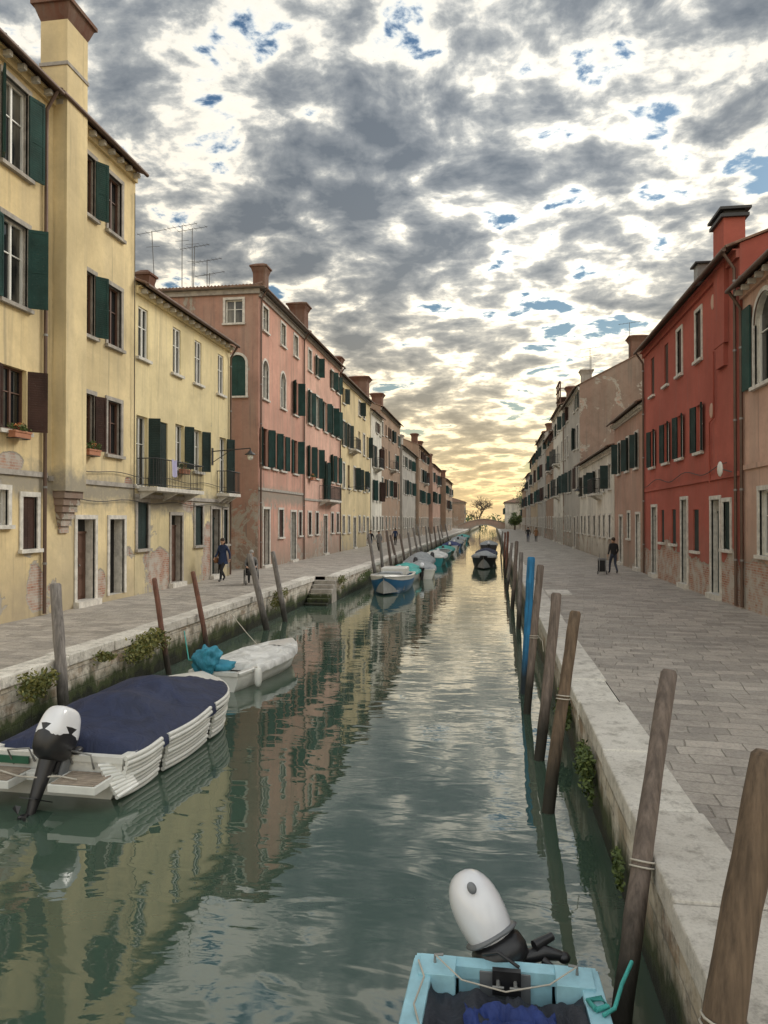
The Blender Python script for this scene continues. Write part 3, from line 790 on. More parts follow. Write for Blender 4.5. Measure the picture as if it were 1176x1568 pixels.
mb.tube([frR1.P(.8, 5.3, .3), frR1.P(.8, 5.2, .0)], .02, PIPEG)
mb.tube([frR1.P(t, 5.4+.12*math.sin(t*1.3), .1) for t in [1+.5*i for i in range(26)]], .015, CABLE, 5, False)
mb.tube([frR1.P(2.9, 5.0, .08), frR1.P(2.9, 7.0, .08), frR1.P(2.4, 7.1, .08), frR1.P(2.4, 9.3, .08)], .03, RED, 6)
attach(mb.obj('wall_fittings'), hR1)
wR2 = [(y, .75, 6.4, 8.2, D(sh='half', sc_=SHG2, sur=STONE)) for y in (39.3, 41.9, 44.6)] + [(39.0, 1.0, 1.28, 4.0, D(kind='door', sur=STONE, sc_=WHITEP)), (41.5, .7, 2.7, 4.1, D(sur=STONE)), (44.0, 1.0, 1.28, 3.9, D(kind='door', sur=STONE))]
hR2, frR2 = house('rose_house', 1, 37.12, 46.3, RX+.05, 9.6, SALM2, wR2, depth=9, pitch=.3, cornice=STONE, brackets=True)
gen('white_house', 1, 46.3, 64, RX, 8.3, WHITEW, [(5.6, 7.2)], (SHK, SHG2), depth=7, pitch=.2)
hR4, frR4 = house('grey_house', 1, 64.02, 78, RX, 15.2, GREYW, genw(64, 78, rows4, (SHG2, SHB)), depth=11, pitch=.5, sidemat=BRICKW,
    chims=[(RX+4.9, 64.9, 19.3, 1.2, CHIMB), (RX+1.3, 70, 17.6, .9, GREYW)], cornice=STONE)
mb = MB(); antenna(mb, RX+4.2, 64.5, 17.5, 20.5); antenna(mb, RX+1.2, 66.5, 15.5, 18.9); antenna(mb, RX+2, 72, 16, 19.4); attach(mb.obj('tv_antennas'), hR4)
hR5 = gen('white_house', 1, 78, 90, RX-.1, 15.8, WHITEW, rows4, (SHG2, SHK), chims=[(RX+1, 80, 17.8, 1, CHIMB)], sidemat=BRICKW)
mb = MB()   # timber roof terrace
for x in (RX+.1, RX+2.4):
    for y in (83, 85, 87): mb.box(x-.07, x+.07, y-.07, y+.07, 15.7, 19.0, BROWNP)
mb.box(RX-.05, RX+2.6, 82.9, 87.1, 17.2, 17.3, BROWNP); mb.box(RX-.05, RX+.12, 82.8, 87.2, 18.2, 18.28, BROWNP); mb.box(RX-.05, RX+.12, 82.8, 87.2, 18.95, 19.05, BROWNP)
mb.box(RX+.13, RX+2.6, 82.85, 82.92, 18.2, 18.28, BROWNP)
attach(mb.obj('roof_terrace'), hR5)
gen('brick_house', 1, 90, 104, RX, 14.4, BROWNW, rows4, chims=[(RX+1, 98, 17.0, 1.2, GREYW)], dx=2.9)
gen('grey_house', 1, 104, 122, RX-.1, 15.9, GREYW, rows4, chims=[(RX+1, 110, 17.8, 1, CHIMB), (RX+1, 118, 17.6, 1, CHIMB)])
gen('ochre_house', 1, 122, 142, RX-.2, 14.6, OCHRE, rows4, chims=[(RX+1, 130, 17.4, 1.4, GREYW)])
gen('grey_house', 1, 142, 160, RX-.3, 12.6, GREYW, [(9.8, 11.4), (6.4, 8.4)], chims=[(RX+1, 150, 15, 1, GREYW)])
gen('brick_house', 1, 160, 178, RX-.4, 10.5, BROWNW, [(6.4, 8.4)])
# far end
gen('far_house', -1, 225, 245, -17, 10.5, BROWNW, [(6, 8)], depth=12, roof='hip', pitch=.3)
gen('far_house', -1, 213, 226, -8.3, 8.6, BROWNW, [(5.6, 7.2)], depth=12, roof='hip', pitch=.35)
gen('far_white_house', 1, 200, 214, 3.3, 8.2, WHITEW, [(5.2, 6.8)], depth=9, roof='hip', pitch=.35)
gen('far_house', 1, 182, 198, 7.5, 7.5, OCHRE, [(4.6, 6.2)], depth=9)

# --- brick bridge
mb = MB()
BY0, BY1 = 203, 206; cx = -2.4; hw = 7.2
N = 24; up, lo = [], []
for i in range(N+1):
    u = -1+2*i/N; x = cx+u*hw
    deck = 1.2+1.7*(1-abs(u)**1.7)
    ru = 4.3
    under = 2.5*math.sqrt(max(0, 1-(x-cx)**2/ru**2))-.4 if abs(x-cx) < ru else -1
    under = max(under, -1.0)
    up.append((x, deck+.85)); lo.append((x, min(under, deck-.3)))
for y in (BY0, BY1):
    mb.grid([[(x, y, z) for x, z in up], [(x, y, z) for x, z in lo]], SALM2, False)
mb.grid([[(x, BY0, z) for x, z in lo], [(x, BY1, z) for x, z in lo]], BROWNW, False)
for y in (BY0, BY1):
    mb.grid([[(x, y-.2, z) for x, z in up], [(x, y+.2, z) for x, z in up], [(x, y+.2, z+.12) for x, z in up], [(x, y-.2, z+.12) for x, z in up], [(x, y-.2, z) for x, z in up]], STONED, False)
arc = []
for i in range(17):
    a = math.pi*i/16; arc.append((cx-4.3*math.cos(a), 2.5*math.sin(a)-.4))
mb.grid([[(x, BY0-.06, z) for x, z in arc], [(cx+(x-cx)*1.07, BY0-.06, (z+.4)*1.1-.4) for x, z in arc]], STONED, False)
mb.obj('arched_bridge')

# --- trees
BARK = plain('bark', (.10, .075, .055), .9)
def bare_tree(name, loc, H):
    mb = MB(); rr = random.Random(3)
    def br(p, d, L, r, k):
        q = p + d*L
        mid = p + d*L*.5 + V((rr.uniform(-1, 1), rr.uniform(-1, 1), 0))*L*.06
        mb.tube([p, mid, q], [r, r*.8, r*.6], BARK, 5, False)
        if k == 0: return
        for i in range(4 if k > 2 else 3):
            a = V((rr.gauss(0, 1), rr.gauss(0, 1), rr.gauss(0, .7)+.35)).normalized()
            nd_ = (d*.75 + a*.85).normalized()
            br(q if i else mid, nd_, L*rr.uniform(.6, .85), max(r*.6, .028), k-1)
    br(V((0, 0, 0)), V((0, 0, 1)), H*.28, H*.024, 5)
    e = empty(name, loc); mb.obj('trunk_and_branches', e)
bare_tree('bare_tree', (-4.0, 222, 1.1), 12.5)
def tree(name, loc, H, rx, n=2600, mat=LEAF):
    mb = MB(); rr = random.Random(int(H*100)); e = empty(name, loc)
    mb.tube([(0, 0, 0), (.1, 0, H*.3), (.0, .1, H*.6)], [.25, .18, .1], BARK, 8)
    for i in range(7):
        a = rr.uniform(0, 6.28); mb.tube([(0, 0, H*.35), (math.cos(a)*rx*.4, math.sin(a)*rx*.4, H*.6), (math.cos(a)*rx*.7, math.sin(a)*rx*.7, H*.75)], [.1, .06, .03], BARK, 5)
    mb.obj('trunk', e)
    lb = MB(); leaves(lb, (0, 0, H*.66), (rx, rx, H*.36), n, .22, mat, rr); lb.obj('crown', e)
tree('tree', (9.5, 196, 1.1), 12.5, 3.6); tree('tree', (8.6, 222, 1.1), 9, 3.2); tree('tree', (-14.5, 212, 1.1), 8, 3)
tree('tree', (5.2, 181, 1.1), 4.0, 1.6, 1500)
mb = MB(); rr = random.Random(5)
for i in range(26):
    leaves(mb, (rr.uniform(-140, 140), rr.uniform(290, 320), 3.0), (7, 5, 4), 160, .7, LEAF, rr)
mb.obj('distant_tree_line')

# wall plants
def wallplant(c, r, n, mat=LEAFY, size=.045):
    mb = MB(); rr = random.Random(n); leaves(mb, c, r, n, size, mat, rr); mb.obj('wall_plant')
wallplant((-8.0, 11.9, .82), (.18, .5, .28), 1300)
wallplant((-7.95, 15.9, .85), (.24, 1.0, .30), 2400)
wallplant((-8.0, 14.2, .9), (.1, .4, .12), 300)
wallplant((-7.0, 33.6, .9), (.15, .8, .35), 600)
wallplant((-8.0, 26.8, .8), (.15, .9, .4), 700)
wallplant((1.15, 9.6, .55), (.10, .55, .30), 1200, LEAF, .035)
wallplant((1.15, 12.6, .6), (.12, .7, .25), 700, LEAF)
wallplant((1.17, 7.2, .45), (.06, .5, .2), 300, LEAF, .03)
wallplant((-6.95, 40, .7), (.12, 2.5, .3), 500, LEAF)

# ------------------------------------------------------------------ mooring poles
ROPE = plain('rope', (.45, .42, .36), .9)
def pole(base, top, r0, r1, mat, rope=None, name='mooring_pole'):
    b, t = V(base), V(top)
    d = (b-t).normalized(); b0 = b + d*(1.5/abs(d.z))
    mb = MB(); rr = random.Random(int(abs(base[1])*77))
    pts, rad = [], []
    n = 16
    bow = V((rr.uniform(-1, 1), rr.uniform(-1, 1), 0))*.035
    for i in range(n+1):
        f = i/n; q = b0.lerp(t, f)
        pts.append(q + bow*math.sin(math.pi*f) + V((rr.uniform(-1, 1), rr.uniform(-1, 1), 0))*r0*.06); rad.append((r0+(r1-r0)*f)*rr.uniform(.95, 1.05))
    pts[-1] = t
    pts.append(t - d*.03); rad.append(rad[-1]*.75)
    mb.tube(pts, rad, mat, 14)
    if rope:
        c = b.lerp(t, rope)+bow*.6; c2 = (t-b).normalized()
        ring = []
        a = c2.orthogonal().normalized(); bb = c2.cross(a)
        rr2 = r0+(r1-r0)*rope+.010
        for k in range(25):
            an = 2*math.pi*k/12; ring.append(c + (a*math.cos(an)+bb*math.sin(an))*rr2 + c2*(k*.0035))
        mb.tube(ring, .008, ROPE, 5)
        mb.tube([ring[-1], ring[-1]+V((.10, -.05, -.10)), ring[-1]+V((.12, -.1, -.3))], .006, ROPE, 5)
    mb.obj(name)
pole((.97, 3.85, 0), (1.43, 4.1, 2.50), .11, .095, POLEO, .45)
pole((.93, 5.55, 0), (1.45, 6.4, 2.46), .092, .066, POLE, .42)
pole((.71, 9.6, 0), (1.08, 10.0, 2.5), .085, .075, POLEO, .55)
pole((.68, 11.7, 0), (1.0, 12.0, 2.54), .085, .08, POLE)
pole((.66, 14.4, 0), (.92, 14.7, 2.82), .075, .07, POLE, .5)
pole((.66, 16.0, 0), (.82, 16.2, 2.9), .09, .085, POLEBLUE)
for y in (25.5, 31, 39, 48, 60, 76):
    pole((.78+R.uniform(-.08, .1), y, 0), (1.0+R.uniform(-.1, .1), y+R.uniform(0, .5), 2.75+R.uniform(-.3, .2)), .085, .075, R.choice((POLE, POLEG, POLER)))
pole((-7.8, 12.5, 0), (-8.2, 12.8, 2.5), .11, .10, POLEG)
pole((-7.75, 16.8, 0), (-8.25, 17.0, 2.27), .075, .062, POLER)
pole((-7.75, 19.1, 0), (-8.28, 19.4, 2.26), .075, .062, POLER)
pole((-7.6, 23.9, 0), (-8.26, 24.1, 2.54), .12, .1, POLEG)
pole((-7.55, 26.0, 0), (-8.1, 26.3, 2.52), .11, .09, POLEG)
for i, y in enumerate((42.5, 46, 49.5, 53, 57, 61, 66, 71, 76, 82, 88, 95, 103, 112)):
    pole((-6.7+R.uniform(-.15, .15), y, 0), (-7.2+R.uniform(-.25, .2), y+R.uniform(-.2, .5), 2.8+R.uniform(-.25, .25)), .11, .09, R.choice((POLE, POLEG, POLEG)))

# ------------------------------------------------------------------ boats
HW = plain('hull_white', (.70, .70, .66), .3, var=.12, coat=.3)
HBLUE = plain('hull_blue', (.03, .16, .34), .4, var=.15)
HLB = plain('hull_lightblue', (.32, .57, .66), .45, var=.2, scale=6)
HTEAL = plain('hull_teal', (.03, .28, .30), .4)
HDARK = plain('hull_dark', (.03, .03, .035), .4)
HGREEN = plain('hull_green', (.03, .12, .07), .4)
INN = plain('boat_inner_grey', (.35, .36, .35), .7)
WOODB = plain('teak', (.27, .22, .17), .7, var=.3, scale=8)
BLACKP = plain('black_plastic', (.018, .018, .02), .35)
GREYPL = plain('grey_plastic', (.16, .17, .18), .4)
COWLW = plain('cowl_white', (.72, .73, .76), .25, var=.05, coat=.5)
def clothmat(name, col):
    m, nt, b = newmat(name)
    p = nd(nt, 'ShaderNodeNewGeometry').outputs['Position']
    n = noi(nt, p, 2.5, 6, .6, 1.2)
    nt.links.new(mixc(nt, mapr(nt, n, .3, .7), mul(col, .7), mul(col, 1.3)), b.inputs['Base Color'])
    b.inputs['Roughness'].default_value = .7
    nt.links.new(bump(nt, n, .9, .06), b.inputs['Normal'])
    return m
NAVY = clothmat('canvas_navy', (.014, .022, .06))
TARPB = clothmat('canvas_blue', (.012, .03, .14))
TARPK = clothmat('canvas_black', (.02, .024, .034))
TARPT = clothmat('canvas_turquoise', (.03, .22, .32))
TARPG = clothmat('canvas_grey', (.30, .32, .33))
TARPW = clothmat('canvas_white', (.62, .62, .60))
TARPT2 = clothmat('canvas_teal', (.05, .33, .30))

def outboard(e, loc, M, cw=(.17, .27, .30), cowl=COWLW, leg=.75, pw=.72, taper=.12, lower=.13):
    """motor with upright shaft; local -y aft; M orients it"""
    mb = MB(); loc = V(loc)
    def T(p): return loc + M @ V(p)
    zc = .12+cw[2]
    mb.ell(T((0, -.10, zc)), cw, cowl, M, 24, 16, pw, taper=taper)
    mb.ell(T((0, -.10, .20)), (cw[0]*1.08, cw[1]*1.08, lower), BLACKP, M, 20, 8, .7)
    if lower < .2: mb.ell(T((0, -.10, .33)), (cw[0]*1.09, cw[1]*1.07, .025), GREYPL, M, 20, 6, .7)
    mb.tube([T((0, -.12, .14)), T((0, -.14, -.1)), T((0, -.15, -leg*.7)), T((0, -.15, -leg))], [.13, .11, .075, .055], BLACKP, 12, True, True, 1.0)
    mb.ell(T((0, -.16, -leg)), (.05, .2, .055), BLACKP, M, 12, 8)
    for k in range(3):
        a = k*2.094
        c, s = math.cos(a), math.sin(a)
        mb.face([T((c*.03, -.35, -leg+s*.03)), T((c*.13-s*.05, -.37, -leg+s*.13+c*.05)), T((c*.15, -.38, -leg+s*.15)), T((c*.12+s*.05, -.34, -leg+s*.12-c*.05))], BLACKP)
    mb.obox(T((-.12, -.30, -leg*.72)), M @ V((.24, 0, 0)), M @ V((0, .35, 0)), M @ V((0, 0, .012)), BLACKP)
    mb.obox(T((-.01, -.25, -leg-.18)), M @ V((.02, 0, 0)), M @ V((0, .18, 0)), M @ V((0, 0, .18)), BLACKP)
    mb.obox(T((-.10, -.06, -.22)), M @ V((.20, 0, 0)), M @ V((0, .18, 0)), M @ V((0, 0, .36)), BLACKP)
    for sx in (-.12, .09): mb.obox(T((sx, .02, -.25)), M @ V((.03, 0, 0)), M @ V((0, .16, 0)), M @ V((0, 0, .30)), GREYPL)
    mb.obj('outboard_motor', e)
    return T

def boat(name, x, y, rz, L, B, H, hull, rim, inner=INN, cover=None, cpeak=.35, c0=.08, c1=.95, full=2.6, fore=.72, seats=True, stripe=None, stern=.85, foredeck=None, cz=0.0):
    e = empty(name, (x, y, 0), rz)
    hb, gb, ib = MB(), MB(), MB()
    N = 20
    def hbm(s):
        if s < .5: return B/2*(stern+(1-stern)*math.sin(math.pi*s))
        return B/2*max(.02, 1-((s-.5)/.5)**full)
    def shr(s): return H*(1+.28*s*s)
    ST = []
    for i in range(N+1):
        s = i/N; s = 1-(1-s)**1.25
        b, h = hbm(s), shr(s)
        zk = -.2 + (H*1.0)*max(0, (s-.78)/.22)**2
        yy = L*s
        rk = .10*L*max(0, s-.55)
        prof = [(0, zk, 0), (b*.5, zk+.05, .1), (b*.80, zk+.14+.04*s, .25), (b*.93, zk+(h-zk)*.55, .6), (b*.985, zk+(h-zk)*.8, .85), (b, h, 1)]
        ST.append((s, b, h, yy, rk, prof))
    for sg in (-1, 1):
        rows = [[V((sg*px, yy+rk*f, pz)) for (px, pz, f) in prof] for (s, b, h, yy, rk, prof) in ST]
        hb.grid(rows, hull, True)
        if stripe:
            rows2 = [[V((sg*(r[k].x*sg+.012), r[k].y, r[k].z)) for k in (4, 5)] for r in rows]
            hb.grid(rows2, stripe, True)
        g = .085
        rr_ = []
        for (s, b, h, yy, rk, prof) in ST:
            bi = max(0, b-g)
            rr_.append([V((sg*(b+.025), yy+rk, h-.05)), V((sg*(b+.03), yy+rk, h)), V((sg*(b+.012), yy+rk, h+.02)), V((sg*bi, yy+rk, h+.02)), V((sg*max(0, bi-.005), yy+rk, h-.05))])
        gb.grid(rr_, rim, False)
        ib.grid([[r[4], V((r[4].x*.88, r[4].y, .10))] for r in rr_], inner, True)
    for r in (ST[0],):
        prof = r[5]
        hb.face([V((px, r[3], pz)) for (px, pz, f) in prof] + [V((-px, r[3], pz)) for (px, pz, f) in prof[::-1]], hull)
    b0 = ST[0][1]
    gb.box(-b0-.01, b0+.01, -.03, .09, ST[0][2]-.06, ST[0][2]+.024, rim)
    ib.grid([[V((-max(0, b-.09)*.88, yy+rk, .11)), V((max(0, b-.09)*.88, yy+rk, .11))] for (s, b, h, yy, rk, p) in ST], inner, False)
    fd = [q for q in ST if q[0] > fore]
    gb.grid([[V((u*max(0, b-.01), yy+rk, h+.022+.05*(1-u*u)*min(1, b*2))) for u in (-1, -.5, 0, .5, 1)] for (s, b, h, yy, rk, p) in fd], foredeck or hull, True)
    s, b, h, yy, rk, p = fd[0]
    gb.face([V((-b+.02, yy+rk, h+.02)), V((b-.02, yy+rk, h+.02)), V((b-.1, yy+rk, .12)), V((-b+.1, yy+rk, .12))], inner)
    if seats:
        for f in (.22, .5):
            bb = hbm(f)-.08; ib.box(-bb, bb, L*f-.14, L*f+.14, H*.62, H*.68, rim)
    hb.obj('hull', e); gb.obj('gunwale_and_deck', e); ib.obj('interior', e)
    if cover:
        cb = MB(); NU, NV = 32, 44; rows = []
        for i in range(NV+1):
            f = i/NV; s = c0+(c1-c0)*f
            b = hbm(s)+.035; h = shr(s)
            row = []
            for j in range(NU+1):
                u = -1+2*j/NU
                e1 = math.sin(math.pi*min(1, max(0, f))**.85)
                tent = .85 + .15*math.cos(f*math.pi*6)
                z = h+.03+cpeak*(max(0, e1)**.6)*(1-abs(u)**1.7)*tent + cz
                z += (.05*noise.noise(V((u*2.5, f*6, x))) - .05*abs(noise.noise(V((u*5+f*3, f*11, y)))) )*(1-abs(u)**6)
                xx = u*b
                if j in (0, NU): z = h-.13+.03*noise.noise(V((f*15, u, 1))); xx = u*(b+.03)
                elif j in (1, NU-1): z = h+.01; xx = math.copysign(b+.015, u)
                if i == 0: z = h-.10
                row.append(V((xx, L*s+.10*L*max(0, s-.55), z)))
            rows.append(row)
        cb.grid(rows, cover, True)
        cb.obj('cover', e)
    return e, hbm, shr
Rx = lambda a: Matrix.Rotation(math.radians(a), 3, 'X')
Ry = lambda a: Matrix.Rotation(math.radians(a), 3, 'Y')
Rz = lambda a: Matrix.Rotation(math.radians(a), 3, 'Z')
# motorboat with navy cover
BL = 4.5
e, hb1, sh1 = boat('motorboat', -5.9, 9.2, math.radians(-2), BL, 2.2, .55, HW, HW, cover=NAVY, cpeak=.50, c0=.04, c1=.88, full=3.4, fore=.8, stern=.92)
mb = MB()
mb.box(-.95, -.28, -.55, -.04, .26, .36, HW); mb.box(.28, .95, -.55, -.04, .26, .36, HW); mb.box(-.28, .28, -.2, -.04, .26, .36, HW)
for i in range(7):
    for (a, b) in ((-.92, -.31), (.31, .92)): mb.box(a, b, -.53+i*.07, -.53+i*.07+.056, .362, .374, WOODB)
mb.obj('swim_platform', e, bevel=.02)
mb = MB()
for (s0, s1) in ((.0, .20), (.24, .56), (.6, .93)):
    for k in range(9):
        z = .06+k*.062
        pts = []
        for i in range(11):
            s = s0+(s1-s0)*i/10; f = (z+.2)/(sh1(s)+.2)
            bx = hb1(s)*(.86+.14*min(1, f*1.1)) + .05+.02*math.sin(math.pi*i/10)+.01*math.sin(k*2.1)
            pts.append((bx, BL*s+.1*BL*max(0, s-.55)*f, z*(1+.25*s*s)-.02*math.sin(math.pi*i/10)))
        mb.tube(pts, .034, HW, 8)
for k in range(9):
    mb.tube([(.72+.045*k, -.12-.018*k, .48-.042*k), (.98+.022*k, .12, .44-.032*k)], .030, HW, 8)
mb.obj('ribbed_fenders', e)
mb = MB()
for sx in (-1, 1):
    mb.tube([(sx*.6, -.02, .40), (sx*.62, -.12, .62), (sx*.3, -.12, .66), (sx*.28, -.02, .45)], .014, PIPEG, 6)
mb.box(-1.0, -.35, -.06, -.035, .42, .52, HGREEN)
mb.tube([(-.95, .0, .62), (-1.1, -.1, .5), (-1.5, .3, .3), (-1.9, 1.2, .9)], .014, TARPT2, 6)
mb.tube([(-.6, -.3, .40), (-.2, -.45, .40), (.1, -.5, .42), (.3, -.35, .40), (.6, -.4, .39)], .012, ROPE, 5)
mb.ell((.33, .02, .62), (.07, .1, .05), BLACKP)
mb.obj('stern_rail_and_ropes', e)
outboard(e, (.14, -.16, .60), Rz(-6) @ Rx(-26), cw=(.19, .28, .25), leg=.80, pw=.6, taper=.16, lower=.30)
# small white boat
e, hb2, sh2 = boat('motorboat', -6.05, 15.3, math.radians(-9), 3.9, 1.4, .40, HW, HW, inner=HW, cover=TARPW, cpeak=.08, c0=.2, c1=.92, full=2.4, fore=.7)
mb = MB(); mb.ell((-.15, .0, .66), (.29, .26, .29), TARPT, None, 40, 30, .8, wob=.35); mb.ell((-.1, .25, .50), (.42, .30, .10), TARPT, None, 30, 16, .8, wob=.35)
mb.tube([(-.15, -.15, .5), (-.18, -.3, .1), (-.18, -.34, -.2)], [.08, .06, .05], BLACKP, 8); mb.obj('covered_outboard_motor', e)
mb = MB(); mb.ell((.80, .55, .24), (.085, .085, .22), HW, nu=12, nv=8, pw=.8); mb.tube([(.80, .55, .45), (.68, .6, .44)], .01, ROPE); mb.obj('fender', e)
mb = MB(); mb.tube([(-.5, 3.0, .5), (-1.0, 3.4, .7), (-1.7, 3.6, 1.3)], .012, ROPE); mb.tube([(-.2, .2, .6), (-1.0, .6, .5), (-1.7, 1.5, 1.0)], .014, TARPT2); mb.obj('mooring_rope', e)

# foreground light blue boat, bow toward camera
e, hb3, sh3 = boat('open_boat', .08, 5.42, math.pi, 4.3, 1.36, .50, HDARK, HLB, inner=HLB, cover=None, full=3.0, seats=False, stern=.93)
mb = MB()
for sg in (-1, 1):
    rows = []
    for i in range(15):
        s = i/14*.8; b = hb3(s); h = sh3(s)
        rows.append([V((sg*(b+.02), 4.3*s, h+.024)), V((sg*(b-.12), 4.3*s, h+.026)), V((sg*(b-.13), 4.3*s, h-.1))])
    mb.grid(rows, HLB, False)
    mb.obox((sg*.61, .0, .36), (-sg*.26, 0, 0), (0, .24, 0), (0, 0, .185), HLB)
    mb.tube([(sg*.50, .10, .545), (sg*.50, .10, .60), (sg*.44, .10, .605)], .012, PIPEG, 6)
mb.box(-.33, .33, .02, .08, .1, .44, HLB)
mb.box(-.18, .18, -.045, .10, .28, .51, GREYPL)
mb.obj('stern_corner_decks', e, bevel=.012)
cb = MB(); rows = []
for i in range(90):
    v = i/89; row = []
    for j in range(61):
        u = -1+j/30
        yy = .22+v*2.6; b = hb3(yy/4.3)-.12
        sag = -.07*(1-abs(u)**3)
        z = .52+sag+.09*noise.noise(V((u*2.6+v*2, v*7, 1.5)))-.09*abs(noise.noise(V((u*3-v*6, v*9+u*2, 4))))-.04*abs(noise.noise(V((u*7+v*9, v*16, 8))))
        if abs(u) > .97: z = .505+.01*noise.noise(V((v*40, u, 0)))
        if i == 0: z = .36
        row.append(V((u*b*(1+.03*noise.noise(V((v*16, u, 5)))), yy+.05*noise.noise(V((u*5, v*3, 9))), z)))
    rows.append(row)
cb.grid(rows, TARPK, True)
rows = []
for i in range(31):
    v = i/30; row = []
    for j in range(37):
        u = -1+j/18
        row.append(V((-.02+u*.30+.06*noise.noise(V((u, v*4, 3))), .42+v*.6+.05*noise.noise(V((u*3, v, 8))), .51+.06*noise.noise(V((u*2.6, v*3, 6)))-.09*abs(noise.noise(V((u*4, v*4, 2))))-.05*u*u)))
    rows.append(row)
cb.grid(rows, TARPB, True)
cb.obj('cover_cloth', e)
Mo = Rz(10) @ Rx(24) @ Ry(26)
T = outboard(e, (-.08, -.10, .33), Mo, cw=(.195, .24, .35), leg=.34, pw=.90, taper=-.10)
mb = MB()
mb.ell(T((0.0, .15, .70)), (.035, .02, .045), GREYPL, Mo, 10, 6)
mb.tube([T((-.05, -.05, .12)), (-.30, -.22, .50), (-.42, -.24, .47)], [.05, .055, .035], BLACKP, 10)
mb.ell((-.44, -.24, .46), (.05, .05, .04), BLACKP)
mb.tube([(-.28, -.12, .50), (-.40, -.06, .44), (-.46, -.02, .43)], [.028, .022, .03], BLACKP, 8)
mb.tube([(-.22, -.2, .55), (-.36, -.3, .58)], [.04, .03], BLACKP, 8)
mb.tube([(-.1, .05, .53), (.05, .04, .62), (.16, -.02, .56)], .012, BLACKP, 6)
mb.box(-.11, .09, .101, .15, .38, .55, BLACKP)
for sx in (-.07, .05): mb.tube([(sx, .12, .48), (sx, .22, .48)], .014, PIPEG, 6); mb.tube([(sx-.04, .22, .48), (sx+.04, .22, .48)], .010, PIPEG, 6)
mb.tube([(-.62, .5, .54), (-.70, .45, .56), (-.78, .25, .60), (-.88, .05, .64)], .014, TARPT2, 7)
mb.tube([(-.58, .46, .545), (-.66, .42, .55), (-.63, .34, .55), (-.54, .38, .55), (-.58, .46, .55)], .018, TARPT2, 7)
mb.tube([(.62, .1, .55), (.56, .3, .56), (.60, .6, .56), (.50, .9, .5)], .007, ROPE, 5)
mb.tube([(.5, .10, .60), (.3, .3, .56), (.0, .34, .53), (-.3, .28, .57), (-.5, .10, .60)], .006, ROPE, 5)
mb.obj('fittings_and_ropes', e)

def sboat(x, y, L, B, H, hull, rim, cover=None, rz=0, stripe=None, motor=True, **k):
    e, a, b = boat('moored_boat', x, y, rz, L, B, H, hull, rim, cover=cover, stripe=stripe, **k)
    if motor: outboard(e, (0, -.12, H*.75), Rx(-10), cw=(.16, .24, .24), cowl=R.choice((COWLW, BLACKP)))
    return e
e = sboat(-5.3, 41.6, 6.0, 2.1, .75, HBLUE, HW, None, math.pi, stripe=HW, motor=False, foredeck=HW)
mb = MB(); mb.box(-.7, .7, 1.2, 2.6, .7, 1.15, HW); mb.box(-.6, .6, 3.3, 3.9, .6, 1.0, TARPG); mb.obj('engine_box', e, bevel=.08)
sboat(-5.4, 42.6, 5.2, 1.9, .6, HW, HW, TARPT2, 0)
sboat(-4.4, 45.5, 5.0, 1.8, .6, HW, HW, TARPG, .1)
sboat(-5.3, 50.5, 6.0, 2.1, .7, HW, HW, TARPG, 0, cpeak=.6)
sboat(-4.8, 58.5, 5.5, 2.0, .7, HTEAL, HW, TARPW, 0)
sboat(-4.9, 66, 6, 2.0, .7, HTEAL, HTEAL, None, 0)
sboat(-5.0, 74, 6, 2.0, .6, HGREEN, HW, TARPT2, 0)
sboat(-4.9, 84, 6, 2.0, .7, HW, HW, TARPB, 0)
sboat(-4.9, 94, 6, 2.0, .7, HBLUE, HW, TARPG, 0)
sboat(-5.0, 106, 7, 2.2, .8, HW, HW, TARPG, 0)
sboat(-5.0, 120, 7, 2.2, .8, HTEAL, HW, TARPT2, 0)
sboat(-.7, 62, 7, 1.9, .8, HDARK, HDARK, TARPG, math.pi, motor=False)
sboat(-.6, 64, 6.0, 1.9, .7, HDARK, HGREEN, NAVY, 0, motor=False)
sboat(-.5, 84, 6, 2, .8, HDARK, HDARK, TARPG, 0)

# ------------------------------------------------------------------ street lamps
LGL = plain('lamp_glass', (.75, .73, .65), .3)
def walllamp(x, y, z, dirx, L=1.6):
    mb = MB(); e = empty('street_lamp', (x, y, z))
    mb.tube([(0, 0, 0), (dirx*L, 0, .12)], .025, IRON, 8)
    mb.tube([(0, 0, -.5), (dirx*L*.5, 0, .05)], .016, IRON, 6)
    mb.box(-.03, .03, -.08, .08, -.6, .15, IRON)
    mb.tube([(dirx*L, 0, .12), (dirx*L, 0, .0)], .03, IRON, 8)
    mb.obj('bracket', e)
    mb = MB(); mb.tube([(dirx*L, 0, .02), (dirx*L, 0, -.05), (dirx*L, 0, -.15), (dirx*L, 0, -.17)], [.04, .1, .24, .24], IRON, 14)
    mb.obj('shade', e)
    mb = MB(); mb.ell((dirx*L, 0, -.25), (.13, .13, .16), LGL); mb.obj('lamp_globe', e)
walllamp(LX, 30.9, 6.75, 1, 1.75); walllamp(RX, 53, 5.9, -1, 1.4); walllamp(LX, 62, 6.5, 1); walllamp(RX, 82, 6.2, -1)

